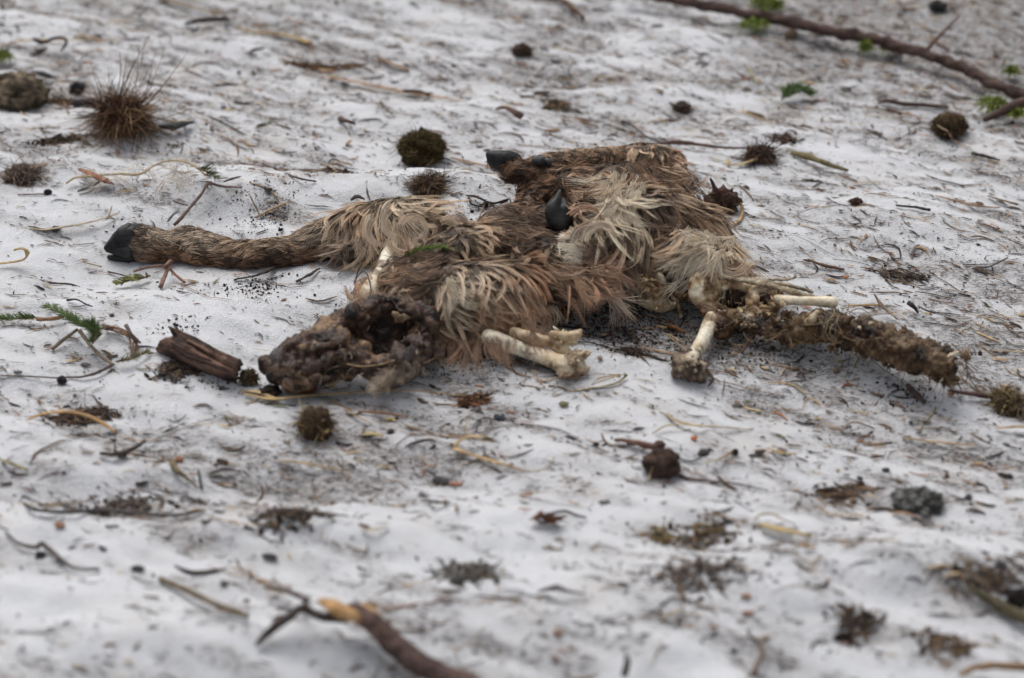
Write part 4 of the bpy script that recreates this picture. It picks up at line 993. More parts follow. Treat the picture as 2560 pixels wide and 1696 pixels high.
def stick(name, pts, r_px, col, label, cat, M=M_WOOD, flat=1.0, col2=None, group=None, parent=None, sides=7, rough=.18, n=None):
    q = W(pts); m = mpp(q[len(q) // 2]); r = np.atleast_1d(r_px) * m
    q = [np.array([a[0], a[1], a[2] + r.mean() * .45 * flat]) for a in q]
    return put(name, tube(q, r, col, sides=sides, flat=flat, col2=col2, rough=rough, n=n), M, parent, label=label, cat=cat, group=group)

def straw(pts, r_px, col, label, name="straw", cat="straw", group=None, flat=.3, parent=None):
    return stick(name, pts, r_px, col, label, cat, M=M_STRAW, flat=flat, col2=np.asarray(col) * .55, group=group, parent=parent, sides=6, rough=.1)

def fuzz(parent, c, rx, ry, rz, n, L, cols, w=.0011, up=.5, name="rootlets", curl=.8, m=8, surf=.8, down=.3, kindlabel=None, bias=(0, 0, 0), jit=.45):
    """hair-thin roots or moss shoots growing from a lump"""
    v = rng.normal(size=(n, 3)); v /= np.linalg.norm(v, axis=1)[:, None]; v[:, 2] = np.abs(v[:, 2]) * .9 - .15
    root = np.asarray(c) + v * np.array([rx, ry, rz]) * surf
    d = v * 1.0 + np.array([0, 0, up]) + np.asarray(bias) + rng.normal(0, jit, (n, 3)); d /= np.linalg.norm(d, axis=1)[:, None]
    s = np.cross(d, rng.normal(size=(n, 3))); s /= np.linalg.norm(s, axis=1)[:, None]
    Ls = L * rng.uniform(.4, 1.3, n); t = np.linspace(0, 1, m); cv = curl * rng.uniform(.2, 1.2, n)
    G = root[:, None] + d[:, None] * (Ls[:, None] * t)[..., None] + s[:, None] * ((cv * Ls)[:, None] * (t ** 2 * .9)[None])[..., None] - np.array([0, 0, 1.]) * (down * Ls[:, None] * t ** 2)[..., None]
    G[..., 2] = np.maximum(G[..., 2], terrain(G[..., 0], G[..., 1]) + .002)
    cols = np.asarray(cols); cc = cols[rng.integers(len(cols), size=n)] * rng.uniform(.6, 1.3, (n, 1))
    cc = np.repeat(cc[:, None], m, 1)
    return put(name, ribbons(None, rng.normal(0, 1, (n, 3)) + [0, -.6, .3], G, np.full(n, w) * rng.uniform(.6, 1.5, n), cc, taper=.7), M_FUR, parent, kind="stuff")

def tri(F):
    F = np.asarray(F)
    return F if F.shape[1] == 3 else np.concatenate([F[:, [0, 1, 2]], F[:, [0, 2, 3]]])

def bits_at(q, Lr, Wr, pal, spread, heap=None, segs=4, bend=.3):
    V, F, C = bits(q, Lr, Wr, pal, spread, segs=segs, bend=bend)
    if heap is not None: V[:, 2] += np.repeat(heap, segs * 3)
    return V, tri(F), C

def litter_heap(name, px, py, rx, ry, label, cat, col, col2, cols, seed=1):
    """an uneven loose drift of leaf shreds, needles and soil crumbs"""
    c = P(px, py); m = mpp(c); n = int(np.clip(rx * ry * .30, 60, 330)) if py < 1150 else int(np.clip(rx * ry * .15, 40, 150))
    if py > 1150: col = tuple(np.array(col) * 1.5); col2 = tuple(np.array(col2) * 1.3)
    k = max(2, int(rx / 16)); cx = rng.uniform(-.75, .75, (k, 2))
    w = rng.integers(k, size=n); g = cx[w] + rng.normal(size=(n, 2)) * (.45 if py < 1150 else .62)
    q = np.stack([c[0] + g[:, 0] * rx * m, c[1] + g[:, 1] * ry * m / .42], 1)
    r2 = (rng.normal(size=n) * 0) + (np.linalg.norm(rng.normal(size=(n, 2)), axis=1) * 0)
    hp = np.exp(-((g - cx[w]) ** 2).sum(1) * 9) * rng.uniform(0, 1, n) * min(ry * m * .7, .007)
    pal = [(col, 4), (tuple(np.array(col) * .5), 4), (col2, 2)] + [(tuple(x), 1.5) for x in cols]
    a = bits_at(q, .011, .0024, pal, .8, hp)
    kk = n // 4; b = bits_at(q[:kk], .030, .0020, pal, .5, hp[:kk], segs=6)
    V2, F2, C2 = crumbs(q, .0019, [(col, 3), (tuple(np.array(col) * .5), 3), (col2, 1)])
    V2[:, 2] += np.repeat(hp * .7, len(V2) // n)
    return put(name, cat2(a, b, (V2, F2, C2)), M_DIRT, None, label=label, cat=cat, kind='stuff')

def clump(name, px, py, rx, ry, label, cat, col, col2, amp=.4, freq=2.4, seed=1, fz=None, part="core", sink=.40, dep=.9, M=M_DIRT, level=4):
    if name == "litter_mat" or (ry < 13 and rx > 28) or (py > 1400 and ry < 21):
        return litter_heap("litter_heap", px, py, rx, ry, label, cat, col, col2, [c for f in (fz or []) for c in f["cols"]], seed)
    p = P(px, py + ry * .8); m = mpp(p); a, b = rx * m, ry * m / cp; a *= .9; b *= .9; freq *= 1.3; amp = min(amp * 1.25, .9)
    t = thing(name, p, label, cat)
    c = p + np.array([0, a * dep * .3, b * (1 - sink)])
    put(part, lump(c, (a, a * dep, b), col, col2, level, amp, freq, seed), M, t)
    for f in (fz or []):
        f = dict(f); f['n'] = int(f['n'] * 1.5); f['w'] = f.get('w', .0011) * 1.2; f['L'] = f['L'] * (.92 if 'long' not in f.get('name', '') else 1)
        if name == 'root_clump' and 'long' not in f.get('name', ''): f['jit'] = 1.1; f['curl'] = f.get('curl', .8) * 1.8; f['down'] = .5
        fuzz(t, c, a, a * dep, b, **{**f, "L": f["L"] * m})
    return t

def pebble(name, px, py, rx, ry, label, cat, col, seed=1, col2=None, amp=.3, group=None, level=3, freq=2.):
    p = P(px, py + ry * .6); m = mpp(p)
    return put(name, lump(p + np.array([0, 0, ry * m * .5]), (rx * m, rx * m * .8, ry * m), col, col2, level, amp, freq, seed), M_DIRT, None, label=label, cat=cat, group=group)

def chip(name, px, py, L, Wd, ang, label, cat, col, seed=1, tilt=.5, curl=.3, th=.0015, h=.004, group=None, M=M_LITTER, n=8, rag=.2):
    p = P(px, py, h); m = mpp(p)
    # a piece that reads Wd px wide in the view leans towards the camera by its tilt
    return put(name, flake(p, L * m, Wd * m / max(.34, math.sin(R(PITCH) + tilt)), R(ang), th, col, tilt, curl, seed, n=n, rag=rag), M, None, label=label, cat=cat, group=group)

def needles(parent, pts, n, L_px, col, w_px=2.2, name="needles", ang=55, both=True, up=.35, taper_len=True):
    c = spline(W(pts), 40); t = np.gradient(c, axis=0); t /= np.linalg.norm(t, axis=1)[:, None]
    m_ = mpp(c[20]); k = rng.uniform(2, 39, n).astype(int); T = t[k]
    a = rng.uniform(0, 2 * math.pi, n)
    u = np.cross(T, [0, 0, 1.]); u /= np.linalg.norm(u, axis=1)[:, None]; v = np.cross(u, T)
    rad = u * np.cos(a)[:, None] + v * (np.abs(np.sin(a)) * .8 + .1)[:, None]
    d = T * math.cos(R(ang)) + rad * math.sin(R(ang)) + rng.normal(0, .1, (n, 3)); d /= np.linalg.norm(d, axis=1)[:, None]
    L = L_px * m_ * rng.uniform(.7, 1.15, n) * (1 - .35 * (k / 39.) ** 2 if taper_len else 1)
    s = np.linspace(0, 1, 5)
    G = c[k][:, None] + d[:, None] * (L[:, None] * s)[..., None] + T[:, None] * (.18 * L[:, None] * s ** 2)[..., None]
    G[..., 2] = np.maximum(G[..., 2], terrain(G[..., 0], G[..., 1]) + .002)
    cols = np.asarray(col); cc = cols[rng.integers(len(cols), size=n)] * rng.uniform(.7, 1.3, (n, 1)); cc = np.repeat(cc[:, None], 5, 1)
    return put(name, ribbons(None, rng.normal(0, .6, (n, 3)) + [0, -.7, .7], G, np.full(n, w_px * m_), cc, taper=.75), M_GREEN, parent, kind="stuff")

GREEN = [(.09, .14, .035), (.14, .20, .06), (.07, .11, .04)]; YGREEN = [(.22, .24, .07), (.28, .27, .09), (.16, .18, .05)]
TWG = (.14, .085, .06); TWG2 = (.24, .16, .11); PALE = (.50, .38, .22); SOIL = (.045, .03, .022); SOIL2 = (.10, .068, .045)

def sprig(px_pts, nn, L, col, label, stem_r=2.5, stem_col=TWG2, name="conifer_sprig", cat="sprig", extra=(), w=2.4, ang=55):
    t = thing(name, P(*px_pts[0][:2]), label, cat)
    stick("stem", px_pts, [stem_r, stem_r * .6], stem_col, None, None, parent=t)
    needles(t, px_pts, nn, L, col, w_px=w, ang=ang)
    for e in extra: stick("stem", e[0], e[1], e[2] if len(e) > 2 else TWG, None, None, parent=t)
    return t

# --- clumps of soil, roots and moss
clump("moss_clump", 1055, 372, 60, 44, "round brown and green moss clump left of the upturned far hoof", "moss clump", (.03, .02, .012), (.07, .05, .02), seed=3,
      fz=[dict(n=1700, L=26, cols=[(.10, .075, .03), (.085, .08, .02), (.16, .115, .055), (.035, .022, .014), (.03, .02, .012)], up=.9, name="moss_shoots", curl=.3, down=.05, w=.0012),
          dict(n=250, L=40, cols=[(.30, .22, .1), (.16, .1, .05)], up=.6, name="rootlets", curl=.8)])
clump("root_clump", 305, 290, 58, 56, "tangled ball of rusty roots with long hairs sticking up at upper left", "root clump", (.035, .02, .015), (.08, .045, .03), seed=5,
      fz=[dict(n=900, L=58, cols=[(.15, .075, .04), (.24, .13, .065), (.07, .035, .022), (.32, .22, .11), (.05, .028, .02)], up=.1, curl=1.2, w=.0014),
          dict(n=26, L=150, cols=[(.22, .12, .07), (.3, .18, .1)], up=1.6, curl=.3, down=.0, name="long_rootlets", w=.0013, bias=(.8, 0, 0)),
          dict(n=70, L=90, cols=[(.24, .13, .07), (.3, .2, .12)], up=.0, curl=.9, down=.4, name="long_rootlets", w=.0012)])
clump("moss_clump", 2373, 315, 44, 30, "dark moss clump at right below the fallen branch", "moss clump", (.045, .03, .02), (.09, .06, .03), seed=7,
      fz=[dict(n=700, L=24, cols=[(.06, .035, .02), (.12, .09, .03), (.05, .03, .02), (.18, .12, .05)], up=.6, curl=.5, name="moss_shoots")])
clump("root_clump", 1808, 502, 44, 34, "dark root ball with an upright spike just right of the carcass", "root clump", (.06, .036, .028), (.12, .07, .05), seed=9, amp=.5,
      fz=[dict(n=420, L=20, cols=[(.1, .06, .04), (.18, .11, .07), (.06, .035, .025)], up=.3, curl=.6)])
stick("root_spike", [(1790, 480, .04), (1782, 462, .06), (1776, 448, .075)], [7, 5, 2], (.10, .06, .05), "short dark spike rising from the root ball right of the carcass", "root")
straw([(1848, 505, .02), (1857, 525, .01), (1850, 548, .004), (1835, 560, .004), (1805, 562, .005), (1785, 560, .004)], [5, 4.5, 4, 2.5], (.55, .36, .16), "yellow straw curling round the root ball right of the carcass")
clump("soil_clump", 1305, 127, 26, 16, "small dark soil clump alone near the top centre", "soil clump", SOIL, (.11, .07, .05), seed=11, amp=.5,
      fz=[dict(n=200, L=14, cols=[(.10, .07, .05), (.05, .03, .03)], up=.5, curl=.5)])
t = clump("root_clump", 790, 1055, 44, 48, "cone-shaped brown root clump with pale straw on top, below the head end", "root clump", (.045, .03, .02), (.10, .065, .04), seed=13, amp=.35,
      fz=[dict(n=420, L=32, cols=[(.08, .05, .028), (.15, .09, .045), (.05, .03, .02)], up=.3, curl=.8),
          dict(n=34, L=44, cols=[(.42, .30, .14), (.30, .2, .09), (.45, .35, .18)], up=.7, curl=1.0, name="straw_wisps", w=.0022, bias=(.9, -.5, 0))])
clump("soil_clump", 1655, 1160, 50, 34, "black clod of earth at lower right of centre", "soil clump", (.04, .026, .02), (.085, .055, .042), seed=15, amp=.45, freq=1.8,
      fz=[dict(n=160, L=18, cols=[(.08, .05, .04), (.14, .09, .06)], up=.2, curl=.6)])
t = thing("knobbed_twig", P(1655, 1120), "reddish twig with a knobbly end lying against the black clod", "twig")
stick("stem", [(1537, 1102, .004), (1570, 1106, .008), (1610, 1114, .01), (1645, 1122, .014)], [4, 6, 8, 9], (.16, .085, .065), None, None, parent=t, rough=.3)
put("knob", lump(P(1648, 1113, .02), (.009, .008, .007), (.07, .045, .04), (.15, .09, .07), 3, .6, 3, 4), M_WOOD, t)
stick("root", [(1700, 1190), (1730, 1200), (1790, 1206), (1850, 1212), (1920, 1228)], [5, 3, 2.5, 2, 1.2], (.08, .05, .04), "thin dark root trailing right from the black clod", "root")
stick("splinter", [(1622, 1202, .002), (1628, 1182, .01), (1632, 1166, .022)], [3.5, 4, 2], PALE, "pale splinter leaning on the front of the black clod", "splinter", flat=.4)
clump("root_clump", 1072, 466, 42, 17, "flat spiky arch of dark roots on the snow crest behind the thigh", "root clump", (.05, .032, .022), (.12, .075, .045), seed=17, amp=.6,
      fz=[dict(n=360, L=34, cols=[(.10, .065, .04), (.2, .13, .07), (.05, .03, .02)], up=.2, curl=.9, w=.0014)])
clump("root_clump", 1900, 388, 34, 24, "dark bundle of roots on the twig line right of the far leg", "root clump", (.045, .03, .024), (.10, .065, .045), seed=19, amp=.6,
      fz=[dict(n=330, L=40, cols=[(.09, .055, .04), (.17, .10, .06), (.05, .03, .025)], up=.1, curl=.8, w=.0013)])
t = clump("moss_clump", 38, 228, 78, 44, "mottled grey and black mossy lump at the left edge", "moss clump", (.05, .04, .03), (.24, .19, .13), seed=21, amp=.4, freq=3,
      fz=[dict(n=500, L=18, cols=[(.08, .06, .04), (.2, .16, .1), (.05, .04, .03)], up=.3, curl=.5)])
clump("litter_mat", 150, 258, 66, 10, "flat mat of brown litter right of the mottled mossy lump", "litter", (.12, .08, .05), (.30, .23, .16), seed=22, amp=.5,
      fz=[dict(n=300, L=26, cols=[(.2, .13, .08), (.36, .27, .17), (.08, .05, .04)], up=.0, curl=.8)])
clump("root_clump", 52, 440, 42, 20, "low wiry root clump near the left edge below the mossy lump", "root clump", (.07, .05, .04), (.14, .1, .08), seed=23, amp=.6,
      fz=[dict(n=240, L=40, cols=[(.10, .07, .06), (.18, .12, .09), (.25, .18, .13)], up=.1, curl=.9, w=.0012)])
clump("soil_clump", 1952, 350, 32, 12, "low brown crumb heap above the root bundle", "soil clump", (.07, .045, .035), (.17, .11, .08), seed=25, amp=.6, fz=[dict(n=120, L=14, cols=[(.1, .07, .05)], up=.3)])
clump("soil_clump", 1706, 270, 22, 13, "small dark three-cornered crumb above the far leg's knee", "soil clump", (.05, .035, .03), (.12, .085, .07), seed=27, amp=.7, fz=[dict(n=90, L=12, cols=[(.1, .07, .05)], up=.3)])
clump("soil_clump", 2140, 506, 17, 9, "little black crumb on open snow right of the carcass", "soil clump", (.045, .028, .022), (.09, .05, .035), seed=29, amp=.6, fz=[dict(n=50, L=10, cols=[(.1, .07, .05)], up=.3)])
clump("charred_lump", 2295, 1256, 62, 20, "charred black lump with grey crust at lower right", "charred lump", (.03, .028, .028), (.20, .20, .19), seed=31, amp=.6, freq=2.6, fz=[dict(n=160, L=26, cols=[(.06, .05, .04), (.12, .1, .08)], up=.1)])
clump("litter_mat", 2125, 1240, 52, 14, "brown fibrous litter heap left of the charred lump", "litter", (.08, .055, .04), (.18, .12, .08), seed=33, amp=.5, fz=[dict(n=420, L=30, cols=[(.13, .08, .05), (.24, .15, .08), (.08, .05, .04)], up=.1, curl=.7)])
clump("grass_tuft", 2520, 1010, 40, 26, "dry grass tuft with dark base at the right edge", "grass tuft", (.05, .035, .025), (.12, .085, .05), seed=35, amp=.5,
      fz=[dict(n=180, L=44, cols=[(.36, .28, .14), (.22, .16, .08), (.12, .08, .05)], up=.5, curl=.9, w=.0018)])
clump("litter_mat", 740, 1290, 66, 18, "dark mossy litter heap with a bark strip across it, lower left", "litter", (.06, .045, .035), (.14, .10, .07), seed=37, amp=.5, fz=[dict(n=420, L=34, cols=[(.12, .08, .05), (.22, .16, .09), (.07, .05, .04)], up=.1, curl=.7)])
stick("bark_strip", [(665, 1282, .012), (720, 1275, .02), (780, 1284, .02), (838, 1290, .008)], [5, 9, 8, 3], (.07, .05, .045), "narrow dark bark strip on the mossy litter at lower left", "bark strip", flat=.4)
clump("litter_mat", 1735, 1345, 62, 24, "olive litter heap at lower right of centre", "litter", (.08, .06, .04), (.17, .12, .07), seed=39, amp=.6, fz=[dict(n=380, L=34, cols=[(.14, .09, .05), (.24, .17, .07), (.08, .05, .04)], up=.1, curl=.7)])
clump("litter_mat", 1745, 1430, 84, 18, "wide dull brown litter heap in the soft foreground", "litter", (.10, .08, .07), (.19, .15, .12), seed=41, amp=.5, fz=[dict(n=420, L=40, cols=[(.14, .1, .07), (.2, .15, .11), (.09, .07, .06)], up=.05, curl=.6)])
clump("root_clump", 2135, 1582, 38, 20, "dark fuzzy root clump in the blurred foreground at lower right", "root clump", (.04, .028, .022), (.10, .07, .05), seed=43, amp=.6, fz=[dict(n=260, L=28, cols=[(.08, .055, .04), (.16, .11, .06)], up=.3)])
clump("litter_mat", 2350, 1612, 55, 12, "brown fibrous strip in the blurred foreground right of the fuzzy clump", "litter", (.10, .07, .05), (.20, .14, .09), seed=45, amp=.5, fz=[dict(n=260, L=36, cols=[(.16, .11, .07), (.25, .17, .10)], up=.05)])
clump("soil_clump", 2545, 1492, 30, 22, "black lump at the right edge of the foreground", "soil clump", (.02, .018, .017), (.05, .04, .035), seed=47, amp=.5)
clump("litter_mat", 2470, 1460, 70, 14, "dark litter spread left of the black edge lump", "litter", (.06, .045, .035), (.14, .10, .07), seed=48, amp=.6, fz=[dict(n=260, L=34, cols=[(.10, .07, .05), (.2, .14, .09)], up=.05)])
clump("litter_mat", 1185, 1010, 24, 16, "small rust-brown leaf scrap below the long leg bone", "litter", (.10, .05, .03), (.20, .09, .05), seed=49, amp=.6, fz=[dict(n=100, L=26, cols=[(.16, .08, .05), (.08, .05, .04)], up=.2)])
clump("moss_clump", 622, 942, 24, 20, "dark green moss crumb beside the bark piece's right end", "moss clump", (.05, .04, .025), (.12, .09, .05), seed=51, amp=.7, fz=[dict(n=160, L=18, cols=[(.1, .08, .04), (.16, .12, .07)], up=.3)])
clump("litter_mat", 435, 920, 58, 13, "loose dark litter under the bark piece's left end", "litter", (.08, .06, .05), (.20, .17, .15), seed=53, amp=.7, fz=[dict(n=220, L=28, cols=[(.12, .08, .05), (.24, .16, .09)], up=.1)])
clump("soil_clump", 675, 980, 26, 12, "black crumbly soil under the rust strip of the head end", "soil clump", (.025, .02, .017), (.06, .04, .03), seed=55, amp=.7)
clump("litter_mat", 1650, 1335, 20, 10, "small grey-green scrap left of the olive litter heap", "litter", (.12, .1, .06), (.2, .16, .1), seed=57, amp=.6, fz=[dict(n=60, L=16, cols=[(.16, .12, .07)], up=.2)])
clump("charred_lump", 2345, 16, 24, 14, "black lump at the top edge near the right corner", "charred lump", (.02, .018, .018), (.05, .045, .045), seed=59, amp=.5)
clump("soil_clump", 1978, 86, 17, 12, "round brown clod just below the fallen branch", "soil clump", (.14, .10, .07), (.20, .15, .11), seed=61, amp=.3)
clump("litter_mat", 800, 170, 66, 8, "rusty brown litter streak upper left of centre", "litter", (.11, .06, .035), (.22, .12, .06), seed=63, amp=.6, fz=[dict(n=260, L=26, cols=[(.2, .11, .05), (.1, .06, .04)], up=.05)])
clump("litter_mat", 845, 430, 50, 14, "scatter of dark leaf scraps left of the root arch", "litter", (.08, .055, .045), (.2, .15, .12), seed=65, amp=.7, fz=[dict(n=160, L=24, cols=[(.12, .08, .06), (.3, .2, .1)], up=.1)])
clump("litter_mat", 150, 350, 62, 8, "thin dark strip of litter below the tangled root ball", "litter", (.06, .045, .035), (.14, .10, .07), seed=67, amp=.6, fz=[dict(n=200, L=22, cols=[(.12, .08, .05), (.07, .05, .04)], up=.05)])
clump("litter_mat", 1380, 265, 34, 8, "small brown litter streak above the far leg", "litter", (.10, .07, .045), (.2, .15, .09), seed=69, amp=.6, fz=[dict(n=120, L=18, cols=[(.18, .12, .06)], up=.05)])
clump("soil_clump", 2250, 690, 44, 12, "low dirt hummock with twiggy bits right of the spine", "soil clump", (.10, .08, .07), (.24, .2, .17), seed=71, amp=.6, fz=[dict(n=160, L=30, cols=[(.12, .08, .06), (.25, .16, .09)], up=.3)])
clump("litter_mat", 1560, 880, 40, 8, "few black crumbs of litter left of the dirty joint", "litter", (.04, .03, .025), (.09, .06, .04), seed=73, amp=.8, fz=[dict(n=60, L=18, cols=[(.08, .05, .04)], up=.05)])
clump("litter_mat", 190, 1050, 74, 14, "dark litter under the arched orange blade at left", "litter", (.07, .05, .04), (.15, .11, .08), seed=75, amp=.6, fz=[dict(n=260, L=30, cols=[(.12, .08, .05), (.2, .13, .07)], up=.05)])
clump("litter_mat", 310, 1268, 120, 14, "long grey-brown litter streak in the left foreground", "litter", (.09, .075, .065), (.18, .15, .13), seed=77, amp=.6, fz=[dict(n=420, L=46, cols=[(.12, .09, .07), (.2, .15, .11), (.07, .06, .05)], up=.02)])
clump("litter_mat", 1170, 1435, 50, 15, "dark wet leaf heap in the centre foreground", "litter", (.07, .065, .06), (.16, .15, .14), seed=79, amp=.6, fz=[dict(n=120, L=26, cols=[(.1, .08, .06), (.2, .16, .1)], up=.05)])

# --- bark and sticks
def bark():
    t = thing("bark_piece", P(500, 905), "thick chunk of reddish brown bark lying left of the head end", "bark")
    top = [(420, 815), (455, 828), (500, 850), (545, 876), (602, 899)]; bot = [(388, 872), (430, 892), (480, 915), (530, 934), (578, 950)]
    na, nb = 34, 16
    V = []; C = []
    for i in range(na):
        u = i / (na - 1)
        a = spline(np.array(top, float), na)[i]; b = spline(np.array(bot, float), na)[i]
        for j in range(nb):
            v = j / (nb - 1)
            x, y = a * (1 - v) + b * v
            if u < .28: x += 34 * max(0, (.28 - u) / .28) * (1 - abs(v - .32) / .32 if v < .64 else 0) ** 1      # notch in the left end
            h = .010 + .040 * (1 - v) + .010 * math.sin(v * math.pi)
            p = P(x, y, h)
            g = .0035 * vnoise(np.array([u * 3.0]), np.array([v * 13.0]), seed=4)[0] + .002 * vnoise(np.array([u * 26]), np.array([v * 20.]), seed=9)[0]
            V.append(p + np.array([0, -.6, .8]) * g * 1.3)
            k = np.clip(.5 + vnoise(np.array([u * 5]), np.array([v * 17.]), seed=14)[0], 0, 1)
            C.append(np.array([.045, .03, .026]) * (1 - k) + np.array([.21, .125, .09]) * k)
    V = np.array(V); C = np.array(C); n = len(V)
    back = V + np.array([0, .018, -.022]) + rng.normal(0, .0015, V.shape)
    F = []
    for i in range(na - 1):
        for j in range(nb - 1):
            a = i * nb + j; F.append((a, a + 1, a + nb + 1, a + nb)); F.append((n + a, n + a + nb, n + a + nb + 1, n + a + 1))
    for i in range(na - 1):
        a = i * nb; F.append((a, a + nb, n + a + nb, n + a)); a += nb - 1; F.append((a, n + a, n + a + nb, a + nb))
    for j in range(nb - 1):
        a = j; F.append((a, n + a, n + a + 1, a + 1)); a = (na - 1) * nb + j; F.append((a, a + 1, n + a + 1, n + a))
    put("bark_slab", (np.concatenate([V, back]), np.array(F), np.concatenate([C, C * .6])), M_WOOD, t)
    # flaking layers along the grain
    for k in range(9):
        v = rng.uniform(.08, .9); u0 = rng.uniform(.15, .4); u1 = rng.uniform(.6, .98)
        pts = []
        for u in np.linspace(u0, u1, 6):
            i = min(int(u * (na - 1)), na - 1); j = min(int(v * (nb - 1)), nb - 1); pts.append(V[i * nb + j] + np.array([0, -.002, .003]))
        put("bark_ridge", tube(pts, [.0015, .003, .003, .001], [(.22, .13, .095), (.07, .045, .036), (.14, .085, .065)][k % 3], sides=5, n=14, rough=.4), M_WOOD, t)
bark()
stick("fallen_branch", [(1560, -18, .03), (1680, 5, .03), (1800, 28, .03), (1950, 55, .025), (2080, 84, .03), (2200, 108, .03), (2310, 140, .03), (2400, 172, .025), (2480, 215, .03), (2600, 262, .03)],
      [10, 12, 13, 13, 14, 14, 14, 13, 14, 14], (.045, .028, .024), "long thin bare fallen branch crossing the upper right corner", "branch", col2=(.11, .068, .055), rough=.35, sides=9, n=90)
stick("side_twig", [(2310, 136, .035), (2330, 112, .05), (2365, 75, .07), (2400, 40, .09)], [5.5, 4.5, 3.5, 2], (.13, .075, .06), "straight side twig standing up from the fallen branch", "twig", rough=.25)
for (x, y, sx, sy, lb) in [(1905, 8, 26, 22, "yellow-green needle tuft on the branch at the top edge, left one"), (1938, 16, 16, 22, "yellow-green needle tuft on the branch at the top edge, right one"),
                           (1885, 62, 36, 10, "olive tuft hanging under the branch's left part"), (2164, 120, 9, 20, "small olive tuft hanging from the middle of the branch"),
                           (2226, 120, 18, 12, "pale olive tuft behind the middle of the branch"), (2482, 262, 34, 26, "leafy green tuft under the branch's right end"), (2540, 285, 14, 16, "tiny green tuft at the right edge below the branch"), (2530, 178, 12, 10, "tiny green scrap above the branch's right end"), (6, 142, 18, 18, "bright olive tuft cut by the left edge near the top")]:
    sx *= 1.35; sy *= 1.35
    p = P(x, y, .02); m = mpp(p); t = thing("needle_tuft", p, lb, "needle tuft")
    put("core", lump(p, (sx * m * .4, sx * m * .4, sy * m * .4), (.14, .18, .04), None, 2, .4, 2, int(x)), M_GREEN, t)
    fuzz(t, p, sx * m * .7, sx * m * .5, sy * m * .7, n=190, L=18 * m, cols=[(.24, .30, .06), (.18, .24, .05), (.30, .33, .09)], w=.0034, up=.2, name="needles", curl=.2, m=4)
stick("broken_stub", [(2460, 305, .01), (2500, 285, .02), (2550, 262, .035), (2580, 255, .04)], [6, 10, 12, 12], (.09, .055, .045), "thick dark broken stub under the branch at the right edge", "branch", rough=.3)
# foreground branch
FB = [(822, 1532, .035), (880, 1535, .035), (935, 1570, .035), (985, 1620, .03), (1040, 1665, .03), (1110, 1700, .03), (1200, 1740, .03), (1330, 1790, .03)]
t = thing("foreground_branch", P(1000, 1640), "thick broken branch with pale split end in the blurred foreground", "branch")
stick("branch_wood", FB[1:], [23, 27, 30, 31, 30, 30, 30], (.055, .036, .032), None, None, parent=t, col2=(.13, .08, .065), rough=.10, sides=12, n=60)
stick("split_end", [(800, 1508, .04), (820, 1515, .045), (862, 1535, .045), (905, 1552, .04)], [6, 16, 19, 14], (.60, .38, .18), None, None, parent=t, col2=(.40, .22, .10), rough=.3)
stick("split_end", [(905, 1516, .04), (930, 1532, .045), (952, 1552, .04)], [7, 11, 9], (.55, .34, .18), None, None, parent=t, rough=.3)
stick("side_shoot", [(870, 1548, .03), (800, 1545, .03), (758, 1528, .035), (730, 1540, .03), (690, 1570, .02), (662, 1592, .012), (640, 1618, .006)], [14, 12, 11, 12, 12, 10, 5], (.07, .055, .05), None, None, parent=t, rough=.25)
stick("side_shoot", [(770, 1505, .04), (740, 1490, .03), (700, 1475, .02), (660, 1470, .01)], [7, 6, 5, 3], (.08, .05, .045), None, None, parent=t)
stick("side_shoot", [(758, 1528, .035), (765, 1505, .05), (775, 1495, .055)], [8, 6, 4], (.10, .08, .07), None, None, parent=t)
stick("side_shoot", [(890, 1520, .04), (930, 1512, .04), (975, 1525, .03)], [6, 5, 3], (.30, .2, .1), None, None, parent=t)

S = stick
S("twig", [(2196, 256, .004), (2225, 255, .01), (2260, 262, .008), (2310, 265, .006), (2372, 271, .004)], [4, 6, 6, 5.5, 4], (.10, .065, .05), "thick dark twig lying flat below the branch at right", "twig")
S("twig", [(2215, 275), (2235, 280), (2252, 286)], [3, 5, 3], (.12, .07, .05), "stubby bit below the thick dark twig at right", "twig")
S("stick", [(186, 263, .02), (215, 262, .02), (252, 264, .02)], [10, 11, 11], (.035, .032, .034), "short charred stick left of the tangled root ball", "stick", rough=.1)
S("bark_scrap", [(400, 318, .008), (430, 320, .016), (455, 313, .016), (480, 308, .01)], [6, 13, 12, 6], (.07, .07, .068), "dark grey bark scrap right of the tangled root ball", "bark scrap", flat=.7, rough=.35)
S("twig", [(85, 100, .02), (110, 108, .022), (135, 98, .03), (160, 97, .03), (166, 110, .02), (152, 130, .006)], [5, 5, 4, 4, 4, 2.5], (.07, .04, .045), "hooked dark twig near the top left corner", "twig")
S("twig", [(435, 565, .01), (455, 545, .015), (480, 515, .02), (505, 485, .025), (522, 462, .03), (560, 468, .02), (605, 470, .006)], [4, 4.5, 4, 4, 4, 3, 2], (.20, .14, .12), "forked brown twig rising above the near leg's shank", "twig", rough=.25)
S("twig", [(432, 503, .01), (450, 510, .012), (470, 515, .012)], [2.5, 2.5, 2], (.16, .12, .11), "tiny side shoot by the forked brown twig", "twig")
S("dry_leaf", [(560, 455, .01), (580, 448, .016), (602, 442, .01)], [4, 6, 3], (.06, .05, .045), "dark flat leaf right of the fork twig's tip", "leaf", flat=.35)
S("dry_leaf", [(420, 555, .01), (432, 538, .03), (448, 525, .035)], [4, 9, 4], (.20, .19, .19), "grey leaf leaning on the fork twig's foot", "leaf", flat=.3)
S("twig", [(1240, 275, .004), (1262, 272, .012), (1290, 285, .02), (1305, 296, .012)], [3, 5, 8, 9], (.14, .085, .07), "short curved twig with a thick dark end above the far hoof", "twig")
S("twig", [(1335, -10, .004), (1410, 5, .01), (1430, 22, .012), (1460, 48, .008)], [3, 5, 7, 5], (.16, .09, .05), "bent brown twig at the top edge centre", "twig")
